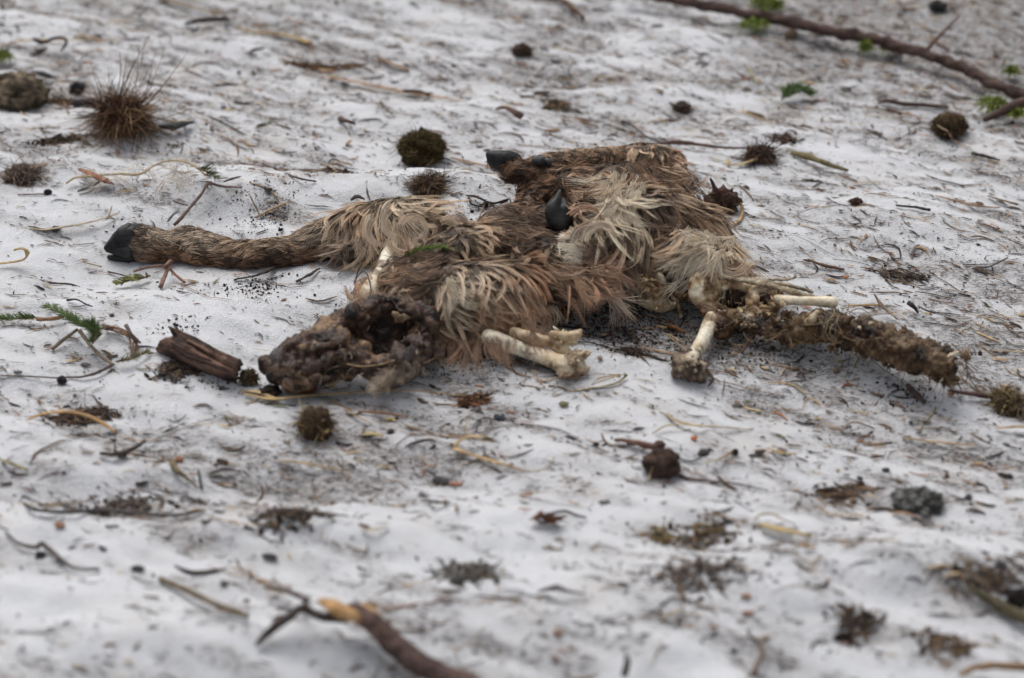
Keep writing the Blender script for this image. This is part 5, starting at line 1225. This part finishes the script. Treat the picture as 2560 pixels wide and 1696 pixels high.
S("twig", [(850, 300, .004), (868, 306, .014), (888, 312, .01)], [8, 5, 4], (.10, .06, .045), "short stubby twig with a black head, upper left of centre", "twig")
S("twig", [(1005, 228, .01), (1030, 229, .014), (1055, 232, .014), (1078, 240, .004)], [3, 6, 7, 3], (.045, .03, .028), "black leaf-like strip on the long orange straw", "strip", flat=.5)
S("twig", [(465, 62, .004), (495, 54, .014), (520, 52, .014), (560, 50, .012), (575, 52, .004)], [4, 6, 6, 6, 3], (.06, .04, .035), "dark double twig near the top left", "twig")
S("twig", [(1165, 490), (1185, 492, .01), (1200, 497, .012), (1232, 510, .01), (1270, 500, .008), (1250, 512, .004)], [2, 3, 3, 3, 2.5, 2], (.06, .045, .045), "thin black branching twig on the bright snow crest", "twig")
S("twig", [(1178, 505, .004), (1172, 495, .012), (1180, 512, .008), (1215, 520)], [2, 2.5, 2.5, 2], (.05, .04, .04), "second thin black twig crossing the branching one on the crest", "twig")
pebble("crumb", 1213, 512, 9, 7, "black blob on the thin branching twig", "crumb", (.04, .03, .03), 3)
S("twig", [(1650, 360, .004), (1700, 358, .012), (1760, 365, .012), (1830, 372, .015), (1880, 370, .012)], [3, 6, 4, 3, 2], (.12, .07, .055), "long reddish twig leading from the far leg to the root bundle", "twig")
S("twig", [(1980, 385, .004), (2010, 392, .01), (2060, 410, .012), (2120, 430, .004)], [6, 7, 7, 4], (.18, .15, .07), "olive twig right of the root bundle", "twig")
S("twig", [(2430, 385), (2455, 390, .008), (2500, 402)], [4, 4, 2], (.05, .045, .045), "dark twig below the dark moss clump at right", "twig")
S("twig", [(2240, 515), (2290, 520, .006), (2325, 527, .006)], [2.5, 3, 4], (.05, .04, .038), "thin black twig at right centre", "twig")
S("twig", [(1555, 305), (1580, 315, .008), (1620, 345, .008), (1660, 360)], [4, 2.5, 2.5, 2], (.08, .06, .06), "thin wavy twig above the far leg's knee", "twig")
S("twig", [(160, 255, .02), (172, 285)], [2, 2], (.2, .12, .08), "short reddish stalk under the left edge litter", "twig")
S("twig", [(412, 670, .03), (428, 655, .03), (415, 685, .02), (402, 720, .004)], [5, 5, 5, 6], (.22, .13, .10), "knobbly reddish twig end standing below the near leg", "twig", rough=.3)
S("twig", [(420, 670, .02), (440, 690, .012), (462, 708, .004)], [3, 3.5, 4], (.26, .15, .11), "thin reddish shoot pointing right below the near leg", "twig")
S("twig", [(410, 665, .02), (370, 670, .016), (335, 680, .008)], [3, 3, 3], (.20, .12, .09), "thin reddish shoot pointing left below the near leg's hoof", "twig")
S("twig", [(270, 680), (310, 690, .006), (170, 752, .002)][:2] + [(330, 700, .004)], [2, 2, 1.5], (.1, .07, .06), "hair-thin root under the near hoof", "root")
S("twig", [(168, 752), (192, 750, .01), (215, 762, .008), (232, 768)], [3.5, 2, 2, 1.5], (.06, .05, .05), "tiny forked dark twig left of the bark piece", "twig")
S("twig", [(315, 815, .03), (332, 842, .02), (352, 860, .008)], [5, 4, 3], (.16, .12, .10), "stub of twig leaning at the green sprig's right", "twig")
S("twig", [(130, 875, .004), (160, 850, .012), (195, 825, .02)], [5, 4.5, 4], (.22, .17, .13), "pale brown twig under the green needle sprig, left leg", "twig")
S("twig", [(200, 830, .02), (225, 865, .014), (255, 895, .01), (285, 915, .006)], [6, 5, 5, 3], (.24, .19, .14), "pale brown twig running down right from the green sprig", "twig")
S("twig", [(165, 945), (210, 943, .005), (250, 930, .008), (285, 912, .006)], [2.5, 3, 4, 4], (.12, .09, .075), "rough thin twig below the green needle sprig", "twig")
S("twig", [(0, 940), (70, 942), (150, 946)], [2, 2, 2], (.14, .11, .09), "hair-like root along the left edge below the sprig", "root")
S("twig", [(2420, 1475, .01), (2470, 1500, .012), (2520, 1530, .012), (2590, 1562, .012)], [5, 12, 14, 16], (.10, .085, .05), "thick green-brown stick entering from the right edge in the foreground", "stick", rough=.3)
S("twig", [(2400, 1692, .01), (2440, 1672, .012), (2500, 1668, .02), (2590, 1672, .02)], [5, 8, 10, 12], (.26, .16, .08), "brown stick at the bottom right corner", "stick", rough=.3)
S("twig", [(1885, 1690, .01), (1905, 1620, .006), (1870, 1590, .004)][::-1], [4, 6, 9], (.16, .115, .09), "short blurred twig near the bottom edge at right", "twig")
S("twig", [(1560, 1690, .01), (1568, 1660, .03), (1566, 1640, .035)], [9, 8, 5], (.10, .09, .08), "dark stub poking up at the bottom edge", "twig")
S("twig", [(400, 1450, .006), (470, 1480, .012), (540, 1515, .012), (620, 1545, .006)], [8, 8, 8, 8], (.19, .145, .10), "long olive-brown twig left of the foreground branch", "twig")
S("twig", [(250, 1135, .006), (285, 1138, .01), (330, 1125, .012), (362, 1105, .006)], [4, 6, 6, 4], (.08, .065, .06), "dark bent twig with a fork at lower left", "twig")
S("twig", [(288, 1130, .01), (287, 1105, .03), (289, 1072, .045)], [3, 2, 1.5], (.16, .1, .08), "thin stalk standing up from the dark bent twig", "twig")
S("twig", [(60, 1260, .004), (85, 1275, .01), (160, 1282, .01), (260, 1278, .01), (400, 1290, .008), (450, 1288, .008), (512, 1278, .002)], [3, 5, 5, 5, 5, 4, 3], (.09, .08, .075), "long wavy dark twig in the left foreground litter", "twig")
S("twig", [(497, 1178, .006), (500, 1200, .006), (503, 1222, .004)], [3.5, 4, 4], (.07, .07, .08), "short upright grey peg-like twig at lower left", "twig")
S("twig", [(430, 1155, .004), (440, 1175, .01), (470, 1200, .008), (495, 1222, .002)], [9, 7, 4, 2], (.18, .14, .08), "mossy curved twig left of the grey peg", "twig")
S("twig", [(520, 1185), (560, 1175, .012), (602, 1178, .003)], [3, 7, 2], (.08, .06, .055), "dark shred right of the grey peg", "shred", flat=.5)
S("twig", [(15, 1335), (50, 1362, .008), (90, 1370, .008), (110, 1365, .01), (180, 1420, .008), (250, 1425, .004)], [3, 4, 6, 8, 4, 4], (.11, .09, .08), "crooked twig in the left blurred foreground", "twig")
S("twig", [(1065, 1250, .004), (1090, 1256, .012), (1125, 1256, .003)], [3, 6, 3], (.06, .05, .048), "small black sliver in the centre foreground", "sliver", flat=.5)
S("twig", [(1345, 1480, .004), (1390, 1470, .02), (1420, 1480, .012), (1465, 1487, .004)], [4, 11, 6, 3], (.11, .10, .10), "grey three-pronged scrap in the blurred foreground", "scrap", flat=.6)
S("twig", [(655, 410), (740, 445, .006), (780, 452, .006)][:2] + [(790, 455)], [2, 3, 2], (.12, .09, .08), "thin dark root right of the hair-wrapped twig", "root")
S("twig", [(895, 1030), (960, 1034, .008), (1020, 1044, .003)][:3], [3, 4, 2], (.30, .17, .10), "thin rusty stem right of the cone-shaped clump", "stem")
S("twig", [(2370, 978), (2410, 985, .01), (2450, 990, .01), (2520, 995, .008)], [3, 5, 7, 6], (.13, .08, .07), "reddish stick below the end of the spine", "stick")
S("twig", [(2268, 965, .003), (2292, 990, .004), (2310, 1010, .003)], [7, 10, 6], (.09, .065, .055), "dark needle clot below the spine's end", "scrap", flat=.6, rough=.4)
S("dry_leaf", [(2185, 735, .035), (2205, 765, .02), (2245, 800, .006)], [2.5, 7, 3], (.27, .20, .15), "dry split leaf leaning above the spine", "leaf", flat=.35)
S("dry_leaf", [(2120, 765, .01), (2170, 764, .012), (2205, 762, .006)], [4, 6, 3], (.36, .24, .12), "flat tan straw piece behind the spine", "straw", flat=.4)
S("twig", [(2270, 758, .02), (2283, 768, .016), (2295, 785, .006)], [6, 6, 3], (.055, .045, .045), "small black forked scrap above the spine", "scrap")
S("twig", [(1990, 655, .01), (2020, 650, .01), (2060, 665, .008), (2110, 675, .003)][1:], [3, 6, 4], (.14, .08, .05), "rusty dark strip above the pelvis", "strip", flat=.6)
S("twig", [(2440, 668), (2470, 668, .006), (2500, 655, .01), (2520, 645, .004)], [2, 3.5, 3.5, 2], (.10, .09, .10), "curved grey-black blade at right", "leaf", flat=.4)
S("twig", [(1760, 905, .004), (1770, 930, .01), (1782, 950, .012), (1770, 968, .002)], [3, 3.5, 4, 2.5], (.09, .06, .05), "dark curved stalk just right of the dirty joint", "stalk")
S("twig", [(2000, 920, .003), (2010, 935, .01), (2028, 925, .012)][:2] + [(2026, 926, .014)], [4, 4, 3], (.12, .1, .1), "little grey forked splinter below the spine", "splinter")
S("twig", [(1995, 938, .003), (1999, 948, .004), (2002, 932, .01)][::2], [4, 3], (.10, .085, .08), "tiny dark splinter beside the grey forked one", "splinter")
S("twig", [(1560, 820, .003), (1575, 838, .01), (1590, 822, .008)], [6, 7, 3], (.05, .035, .03), "black scrap in the shadow under the hide", "scrap", flat=.6)
S("twig", [(1555, 768, .05), (1560, 790, .03), (1545, 808, .01)], [2.5, 2.5, 3], (.20, .09, .04), "rusty stalk under the hide's lower edge", "stalk")
S("twig", [(1670, 818, .004), (1690, 822, .01), (1712, 835, .006)], [7, 5, 5], (.24, .11, .05), "rust-brown wet stalk under the cream joint", "stalk")
S("twig", [(1855, 885, .003), (1868, 862, .012), (1885, 838, .02), (1897, 825, .025)], [3, 4, 5, 4], (.15, .09, .055), "brown split stalk leaning under the spine", "stalk")
S("twig", [(1080, 515, .01), (1104, 505, .02)], [3, 2], (.1, .08, .07), "tiny stalk behind the thigh curls", "stalk")
S("twig", [(880, 500, .01), (892, 492, .02), (912, 500, .01)], [7, 8, 3], (.09, .075, .07), "dark grey scrap left of the thigh on the snow crest", "scrap", flat=.6)
S("dry_leaf", [(870, 520, .01), (885, 516, .02), (902, 524, .012)], [3, 4, 3], (.35, .22, .10), "curled orange leaf scrap behind the thigh", "leaf", flat=.4)
S("twig", [(640, 545, .004), (670, 528, .01), (705, 512, .014), (725, 504, .006)], [4, 5.5, 5, 2], (.34, .25, .16), "pale leaf stalk on the dirt above the near leg", "leaf", flat=.45)
S("twig", [(625, 490, .03), (640, 520, .015), (652, 545, .004)], [1.8, 2, 2], (.3, .22, .14), "hair-thin stalk leaning above the near leg", "stalk")
S("twig", [(700, 655, .003), (680, 672, .008), (640, 690, .008), (585, 700, .002)], [6, 7, 5, 3], (.06, .05, .045), "dark decayed leaf strip under the near leg", "strip", flat=.5, rough=.4)
S("twig", [(740, 706), (770, 690, .008), (800, 672, .004)], [4, 5, 3], (.10, .075, .065), "dark crumbling strip below the near leg's knee", "strip", rough=.4, flat=.6)
S("twig", [(905, 660, .02), (893, 685, .01), (888, 712, .003)], [1.6, 1.8, 1.6], (.10, .06, .05), "single dark hair-like stalk by the shank bone", "stalk")

# straws and dry blades
ST = (.48, .34, .17); ST2 = (.56, .40, .20); OR = (.42, .24, .11); PL = (.50, .42, .26)
straw([(1135, 1120, .006), (1150, 1102, .016), (1180, 1092, .02), (1212, 1092, .012)], [8, 7, 6, 5], ST2, "upper arm of the bent yellow straw below the carcass")
straw([(1135, 1122, .008), (1180, 1138, .01), (1240, 1156, .01), (1312, 1178, .004)], [7, 6.5, 6, 4], (.58, .38, .18), "lower arm of the bent yellow straw below the carcass")
chip("leaf", 1218, 1098, 26, 12, 0, "dark leaf scrap at the tip of the bent yellow straw", "leaf", (.07, .06, .035), 3)
straw([(70, 1050, .006), (110, 1035, .02), (170, 1030, .03), (230, 1045, .025), (270, 1068, .012), (292, 1084, .003)], [5, 7, 8, 8, 6, 4], (.52, .31, .13), "arched orange grass blade at left")
straw([(610, 985, .006), (680, 998, .008), (760, 990, .012), (850, 984, .012), (950, 978, .012), (1040, 978, .008), (1140, 988, .004), (1235, 996, .003)], [4, 7, 6, 5, 4, 3, 2.5, 2], (.50, .35, .17), "long yellow grass stem passing under the head end")
straw([(600, 978, .004), (650, 982, .006), (700, 1002, .006)], [4, 8, 5], ST2, "broad pale straw at the long stem's left end")
straw([(1480, 962, .008), (1500, 955, .016), (1530, 945, .016), (1562, 936, .01), (1560, 945, .006), (1530, 962, .004), (1450, 975, .002), (1380, 990, .002)], [4, 3.5, 3.5, 4, 4, 4, 3, 2], PL, "looped pale straw right of the long leg bone")
straw([(1480, 960, .01), (1500, 946, .02), (1550, 936, .016)], [2, 3.5, 3], OR, "short orange blade in the looped pale straw")
straw([(35, 626, .03), (55, 622, .035), (68, 632, .03), (62, 648, .02), (40, 655, .01), (0, 660, .008)], [6, 6, 6, 6, 6, 5], (.52, .36, .16), "looped ochre straw at the left edge")
straw([(70, 568, .003), (105, 575, .008), (160, 568, .012), (230, 555, .012), (295, 535, .006)], [2, 4.5, 5.5, 4, 3], (.46, .37, .24), "long pale stem above the near hoof at left")
straw([(265, 552, .01), (272, 540, .02), (280, 515, .03)], [2, 2.5, 2], (.46, .37, .24), "side stalk of the long pale stem at left")
straw([(805, 193, .003), (860, 200, .01), (920, 212, .012), (1000, 228, .01), (1070, 240, .006), (1150, 252, .003)], [3, 5, 6, 5.5, 5, 3], (.48, .26, .11), "long orange straw at upper centre left")
straw([(590, 68, .004), (630, 80, .01), (690, 85, .01), (730, 92, .01), (775, 108, .006)], [3, 4, 6, 7, 8], (.48, .32, .12), "yellowed blades near the top left of centre")
straw([(395, -8, .008), (440, 8, .01), (490, 22, .01), (545, 40, .006)], [9, 8, 5, 4], (.30, .19, .08), "brown blades at the top edge left")
straw([(0, 118, .004), (40, 105, .01), (90, 100, .01), (190, 100, .01), (245, 95, .004)], [3, 5, 5, 4, 3], (.46, .32, .15), "thin ochre stem behind the hooked twig at top left")
straw([(195, 82, .004), (235, 98, .014), (265, 102, .01), (320, 90, .002)], [2, 5, 4, 1.5], (.42, .26, .12), "short orange blade right of the hooked twig")
straw([(940, 140, .003), (975, 158, .008), (1022, 178, .004)], [2, 6, 6], (.34, .2, .09), "brown blade upper centre by the dark streaks")
straw([(1128, 395, .006), (1160, 402, .012), (1200, 412, .014), (1240, 422, .01)], [4, 4, 4, 3], (.40, .22, .10), "orange stem between the moss clump and the far hoof")
straw([(1820, 400, .006), (1822, 412, .006), (1850, 412, .006), (1880, 402, .01), (1905, 395, .012)], [5, 5, 5, 5, 4], (.54, .40, .20), "curled yellow blade under the root bundle")
straw([(1872, 170, .004), (1882, 190, .006), (1898, 212, .003)], [5, 4, 2.5], (.52, .44, .30), "pale standing blade left of the small green sprig")
straw([(1900, 1312, .01), (1950, 1324, .014), (1990, 1332, .012), (2030, 1342, .006)], [8, 10, 9, 5], (.54, .40, .18), "stout yellow straw with rings at lower right")
straw([(1885, 1300, .01), (1900, 1288, .02), (1930, 1285, .02), (1955, 1298, .015), (1990, 1312, .006)], [4, 5, 5, 4, 3], (.42, .32, .16), "curled straw above the stout ringed one")
straw([(2232, 1282, .004), (2265, 1284, .012), (2302, 1294, .004)], [6, 6, 3], (.40, .23, .13), "red-brown blade right below the charred lump")
straw([(1750, 1285, .003), (1800, 1290, .008), (1870, 1308, .006)], [2, 3, 3], (.36, .24, .14), "thin brown stem left of the ringed straw")
straw([(2255, 1094, .004), (2310, 1102, .008), (2370, 1108, .01), (2440, 1114, .004)], [4, 4.5, 4.5, 3], (.44, .31, .16), "straight straw with nodes at right below the spine")
straw([(2425, 1084, .006), (2450, 1098, .012), (2478, 1112, .004)], [4, 6, 4], (.26, .18, .12), "brown blade crossing the straight straw at right")
straw([(2104, 1080, .003), (2120, 1062, .016), (2140, 1056, .02), (2185, 1072, .004)], [6, 5, 5, 4], (.28, .22, .17), "bent grey-brown blade forming an arch at right")
straw([(2490, 1072, .004), (2530, 1068, .01), (2580, 1068, .008)], [4, 6, 6], (.46, .31, .17), "orange straw stub at the right edge")
straw([(1665, 1035, .003), (1690, 1052, .008), (1740, 1064, .012), (1800, 1068, .01), (1870, 1074, .003)], [4, 5, 5, 4, 2], (.52, .40, .22), "feathery yellow grass stalk right of centre")
straw([(1630, 1085, .003), (1670, 1064, .01), (1730, 1062, .01)], [2, 3.5, 3], (.5, .38, .2), "branch of the feathery yellow stalk, left side")
straw([(1920, 1120, .006), (1950, 1132, .012), (1990, 1136, .008)], [4, 6, 4], (.44, .32, .15), "yellow-brown blade below the feathery stalk")
straw([(1780, 1155, .006), (1760, 1158, .012), (1800, 1148, .012), (1830, 1130, .008)][1:], [3, 4, 5], (.34, .24, .14), "pale curved stem with a dark knot right of the black clod")
pebble("crumb", 1836, 1130, 10, 10, "dark knot at the end of the pale curved stem", "crumb", (.06, .04, .035), 9, amp=.5)
straw([(690, 1154, .003), (720, 1154, .008), (780, 1162, .012), (860, 1178, .004)], [2.5, 6, 5, 3], (.42, .29, .14), "long tan blade left of the bent yellow straw")
straw([(520, 1290, .003), (580, 1306, .008), (650, 1312, .003)], [2, 3, 2], (.44, .29, .15), "thin orange stem in the left foreground")
straw([(0, 1150, .003), (30, 1160, .012), (70, 1175, .006)], [4, 7, 4], (.34, .28, .15), "dry blade at the left edge in the foreground")
straw([(95, 1278, .006), (130, 1266, .016), (175, 1258, .008)], [3, 9, 3], (.34, .28, .20), "papery pale husk in the left foreground", name="husk", cat="husk", flat=.4)
straw([(905, 1325, .003), (935, 1324, .012), (970, 1318, .004)], [4, 5, 3], (.42, .33, .18), "short yellow bit in the centre-left foreground")
straw([(1650, 1550, .003), (1680, 1535, .012), (1705, 1524, .004)], [4, 6, 4], (.46, .38, .24), "pale blurred straw in the right foreground")
straw([(2340, 478 + 12, .003), (2380, 500, .01), (2440, 515, .01), (2500, 520, .006)], [3, 5, 5, 3], (.36, .21, .12), "orange-brown straw at right centre edge")
straw([(2470, 490, .004), (2500, 500, .01), (2545, 512, .008)], [3, 5, 6], (.18, .12, .07), "dark stem right of the orange-brown straw")
straw([(2330, 300, .01), (2350, 318, .03), (2370, 330, .035), (2385, 352, .01), (2420, 370, .004)], [3, 4, 4, 4, 2], (.30, .2, .12), "thin stem looping over the dark moss clump at right")
straw([(1560, 865, .003), (1578, 872, .004)], [1.5, 1.5], (.25, .15, .1), "hair-thin fibre under the cream joint")
straw([(1780, 950, .003), (1830, 960, .005), (1880, 975, .005), (1960, 990, .003)], [2, 2.5, 2.5, 1.5], (.22, .15, .10), "thin brown stem trailing right below the dirty joint")
straw([(2350, 780, .003), (2440, 870, .0), (2480, 877, .006), (2560, 880, .006)][2:] , [3, 3], (.45, .34, .2), "thin pale straw at the right edge beside the spine's end")
straw([(2300, 1075, .003), (2340, 1020, .003)], [2, 2.5], (.42, .32, .18), "short pale stem at right below the reddish stick")
straw([(330, 690, .004), (255, 668, .006), (205, 655, .01)][::-1][:2], [3, 3], (.4, .28, .16), "thin tan stalk under the near hoof's tip")
straw([(860, 1020, .003), (890, 1040, .008), (930, 1060, .004)], [3, 3, 2], (.40, .27, .14), "short tan stem below the head end")
straw([(905, 1088, .003), (930, 1085, .01), (958, 1090, .004)], [5, 8, 5], (.50, .38, .17), "broad yellow chip right of the cone-shaped clump")

# green sprigs
sprig([(250, 838, .015), (225, 825, .035), (200, 812, .035), (170, 795, .03), (135, 775, .02), (112, 768, .01)], 300, 28, GREEN, "green conifer sprig with upright needles left of the bark piece", extra=[([(250, 838, .01), (230, 815, .02)], 4)])
sprig([(232, 860, .012), (240, 835, .045), (225, 808, .06)], 200, 30, GREEN, "short dense green shoot rising from the conifer sprig's base")
sprig([(95, 795, .01), (60, 797, .012), (20, 797, .012), (-15, 800, .012)], 190, 22, GREEN, "flat green sprig at the left edge beside a knotted twig", extra=[([(170, 790, .008), (130, 800, .01), (92, 800, .01)], 5, (.30, .18, .1))])
sprig([(375, 690, .01), (350, 698, .012), (320, 703, .012), (292, 712, .008)], 90, 26, YGREEN, "pale yellow-green sprig lying below the near hoof", w=3.2)
sprig([(290, 905, .01), (320, 900, .014), (350, 888, .012), (372, 882, .008)], 120, 20, [(.14, .13, .05), (.10, .1, .03), (.24, .18, .08)], "faded brown-green sprig left of the bark piece's lower corner")
sprig([(1000, 662, .07), (1025, 638, .085), (1060, 624, .09), (1100, 620, .09), (1138, 628, .08)], 260, 22, [(.13, .19, .03), (.17, .24, .045), (.09, .13, .025)], "bright mossy green sprig lying across the carcass above the rump", ang=30)
sprig([(1955, 250, .01), (1975, 232, .02), (2000, 225, .02), (2030, 238, .012)], 260, 30, [(.09, .15, .04), (.13, .19, .06), (.07, .11, .04)], "fan-shaped green fir sprig on clean snow at upper right", w=3)
sprig([(495, 422, .03), (520, 432, .035), (538, 446, .03)], 90, 26, [(.11, .14, .07), (.14, .16, .09)], "dusty green needles beside the fork twig's tip")
sprig([(640, 318, .004), (658, 316, .012), (676, 308, .01)], 40, 12, [(.08, .11, .05)], "tiny green sprig right of the dark grey bark scrap", stem_r=1.5)
sprig([(950, 255, .01), (960, 272, .012), (978, 284, .006)], 36, 12, [(.12, .13, .05), (.08, .07, .04)], "small olive sprig above the round moss clump", stem_r=2)
# root tangle beside the sprigs
t = thing("root_tangle", P(330, 850), "loop of wiry brown roots between the green sprig and the bark piece", "roots")
for k in range(12):
    a = rng.uniform(-12, 12, 8)
    stick("root", [(262 + a[0], 818 + a[1] * .5, .015), (300 + a[2], 826 + a[3] * .5, .012), (330 + a[4], 848 + a[5] * .7, .012), (340 + a[6], 885 + a[7], .006)], [2.2, 1.6, 1.2], [(.20, .12, .08), (.28, .18, .11), (.13, .08, .06)][k % 3], None, None, parent=t, sides=5, n=14)
# dusty hair wisp and rotten leaf above the near leg
t = thing("hair_wisp", P(330, 450), "pale wisps of shed hair wound round a twig above the near leg", "hair wisp")
put("hair", cat2(*[tuft(x, y, .02, a, L, (.60, .56, .50), (.52, .46, .38), n=14, curl=1.1, wid=.0011, sp=.008, droop=.2)
                   for (x, y, a, L) in [(200, 440, 20, 70), (230, 430, 60, 60), (260, 455, -20, 80), (300, 440, 0, 90), (350, 430, 10, 70), (400, 410, 20, 80), (440, 420, 100, 60), (430, 440, 30, 80), (410, 450, 120, 60), (460, 430, 60, 70), (250, 450, 100, 40)]]), M_FUR, t, kind="stuff")
stick("twig", [(165, 460, .01), (190, 445, .015), (240, 440, .02), (300, 436, .02), (350, 436, .02), (385, 415, .025), (430, 402, .03), (480, 412, .03), (515, 440, .02)], [4, 5, 5, 5, 5, 4, 4, 4, 3], (.38, .29, .17), None, None, parent=t, M=M_STRAW, flat=.5)
stick("rotten_leaf", [(200, 425, .012), (230, 438, .02), (262, 452, .016), (285, 462, .006)], [7, 10, 10, 5], (.28, .13, .08), None, None, parent=t, flat=.5)
S("twig", [(195, 480, .003), (225, 468, .012), (250, 455, .015)], [2.5, 3, 2.5], (.12, .09, .08), "dark thin twig under the pale hair wisps", "twig")

# seeds, cones, pebbles, droppings
for (x, y, r, lb) in [(1684, 895, 8, "black pellet left of the dirty joint"), (1932, 870, 8, "black pellet on clean snow under the pelvis"), (2027, 902, 5, "small black pellet under the middle of the spine"), (120, 480, 11, "round black cone scale with a stalk at left")]:
    pebble("pellet" if r < 10 else "cone_scale", x, y, r, r * .75, lb, "pellet" if r < 10 else "cone scale", (.03, .03, .034), int(x), amp=.12)
S("stalk", [(45, 488), (80, 487), (112, 486)], [2, 2, 2], (.22, .18, .16), "pale stalk pointing left from the black cone scale", "stalk")
S("cone_scale", [(84, 182, .008), (105, 186, .02), (125, 192, .012), (140, 197, .003)], [6, 11, 8, 3], (.08, .075, .075), "grey leaf-shaped cone scale near the left top", "cone scale", flat=.6)
straw([(140, 196, .003), (180, 190, .01), (235, 181, .003)], [2, 3, 2], (.30, .19, .14), "thin rusty stalk right of the grey cone scale")
t = clump("seed_head", 193, 222, 18, 15, "dark spiky seed head near the tangled root ball", "seed head", (.05, .048, .05), (.09, .085, .085), seed=81, amp=.9, freq=3.5, fz=[dict(n=60, L=16, cols=[(.06, .055, .06)], up=.3, w=.003)])
t = thing("leaf_sprig", P(1360, 1295), "two rusty leaf clusters on a dark stalk in the centre foreground", "leaf sprig")
stick("stem", [(1340, 1300, .01), (1370, 1288, .02), (1410, 1280, .02), (1440, 1290, .012), (1465, 1296, .004)], [3, 4, 4, 4, 3], (.07, .055, .05), None, None, parent=t)
for (x, y) in [(1347, 1296), (1385, 1300)]:
    p = P(x, y, .012); put("leaf_cluster", cat2(*[flake(p + rng.normal(0, .004, 3) * [1, 1, .5], .024, .009, rng.uniform(0, 6.2), .001, (.17, .07, .04) if q % 2 else (.09, .045, .03), rng.uniform(.2, 1.2), .5, seed=q) for q in range(6)]), M_LITTER, t)
for k, (x, y, L_, w_, a, lb, c) in enumerate([(1100, 1205, 40, 26, 20, "dark curled leaf with a red tip left of centre foreground", (.06, .055, .055)), (1140, 1210, 34, 8, 0, "thin red stalk leaf right of the dark curled leaf", (.4, .18, .1)),
      (1250, 1045, 34, 20, 30, "blue-black curled leaf below the long leg bone", (.05, .055, .065)), (978, 1078, 18, 14, 10, "black leaf scrap right of the cone-shaped clump", (.035, .035, .04)),
      (150, 1312, 30, 14, 15, "orange chip in the left foreground", (.30, .17, .11)), (448, 1148, 22, 14, 0, "orange-red chip above the mossy curved twig", (.30, .14, .09)),
      (1865, 1490, 26, 12, 5, "orange chip in the right foreground", (.30, .17, .11)), (1870, 1532, 34, 10, -10, "long reddish chip below the orange chip at right", (.36, .18, .12)),
      (1395, 1580, 26, 16, 0, "blurred orange chip right of the foreground branch", (.29, .18, .12)), (1735, 1095, 16, 10, 0, "bright orange flake near the feathery yellow stalk", (.45, .15, .05)),
      (2115, 692, 16, 8, 0, "orange flake above the pelvis on open snow", (.40, .18, .09)), (1900, 1130, 30, 10, -20, "dark wedge-shaped leaf right of the black clod", (.07, .05, .045)),
      (2505, 1413, 28, 16, 15, "black flake near the right edge in the foreground", (.04, .04, .045)), (675, 1392, 42, 14, 20, "black oblong flake in the left foreground", (.05, .05, .055)),
      (1512, 1255, 28, 10, 0, "grey flat chip in the centre foreground", (.14, .14, .145)), (870, 358, 24, 22, 100, "brown leaf scrap left of the round moss clump", (.38, .22, .12)),
      (345, 1422, 36, 14, 0, "black smudge-like flake in the left foreground", (.05, .05, .05)), (102, 1388, 26, 26, 0, "black charred flake in the left foreground", (.03, .03, .035)),
      (560, 1460, 22, 10, 10, "small dark flake above the olive-brown twig", (.08, .08, .085)), (530, 320, 24, 8, 70, "thin dark seed right of the bark scrap", (.2, .16, .14)),
      (215, 912, 26, 8, 0, "grey seed under the green sprig", (.12, .12, .125)), (45, 930, 22, 8, 0, "dark seed at lower left of the sprig", (.13, .12, .12)), (155, 950, 26, 22, 0, "round black cone at left below the sprig", (.05, .04, .04)),
      (280, 788, 14, 10, 0, "grey pebble left of the bark piece", (.12, .12, .12)), (140, 572, 22, 16, 30, "black spidery scrap above the near hoof at left", (.07, .06, .06)),
      (2020, 1335, 14, 8, 0, "dark seed at the ringed straw's tip", (.07, .06, .04)), (1760, 1131, 40, 14, -25, "dark oblong chip right of the black clod", (.06, .05, .048)),
      (2215, 1175, 22, 12, 0, "dark round crumb above the charred lump", (.09, .08, .075)), (2150, 1195, 16, 8, 20, "black seed above the fibrous litter heap", (.06, .06, .06)), (2420, 1243, 22, 16, 0, "grey crumb right of the charred lump", (.11, .11, .115)),
      (2090, 925, 16, 8, -20, "olive seed left of the forked splinter", (.20, .16, .08)), (1660, 1215, 10, 8, 0, "brown crumb below the black clod", (.14, .09, .06)), (1490, 1110, 18, 12, 80, "dark crumb left of the black clod", (.08, .065, .06)),
      (2378, 985, 18, 8, 0, "orange-brown flake under the spine's end", (.36, .16, .09)), (1410, 1010, 26, 12, 0, "olive flake below the looped pale straw", (.17, .17, .09)), (1500, 895, 14, 9, 0, "brown curled scale right of the bone's knuckles", (.28, .2, .16))]):
    if "round black cone" in lb: pebble("pine_cone", x, y, 13, 11, lb, "cone", c, 4, amp=.6)
    elif "pebble" in lb or "crumb" in lb: pebble("crumb", x, y, L_ * .45, w_ * .5, lb, "crumb", c, k + 3, amp=.35)
    else: chip("flake", x, y, L_, w_, -a, lb, "flake" if "leaf" not in lb else "leaf", c, seed=k, tilt=.35 if w_ < 20 else .7)
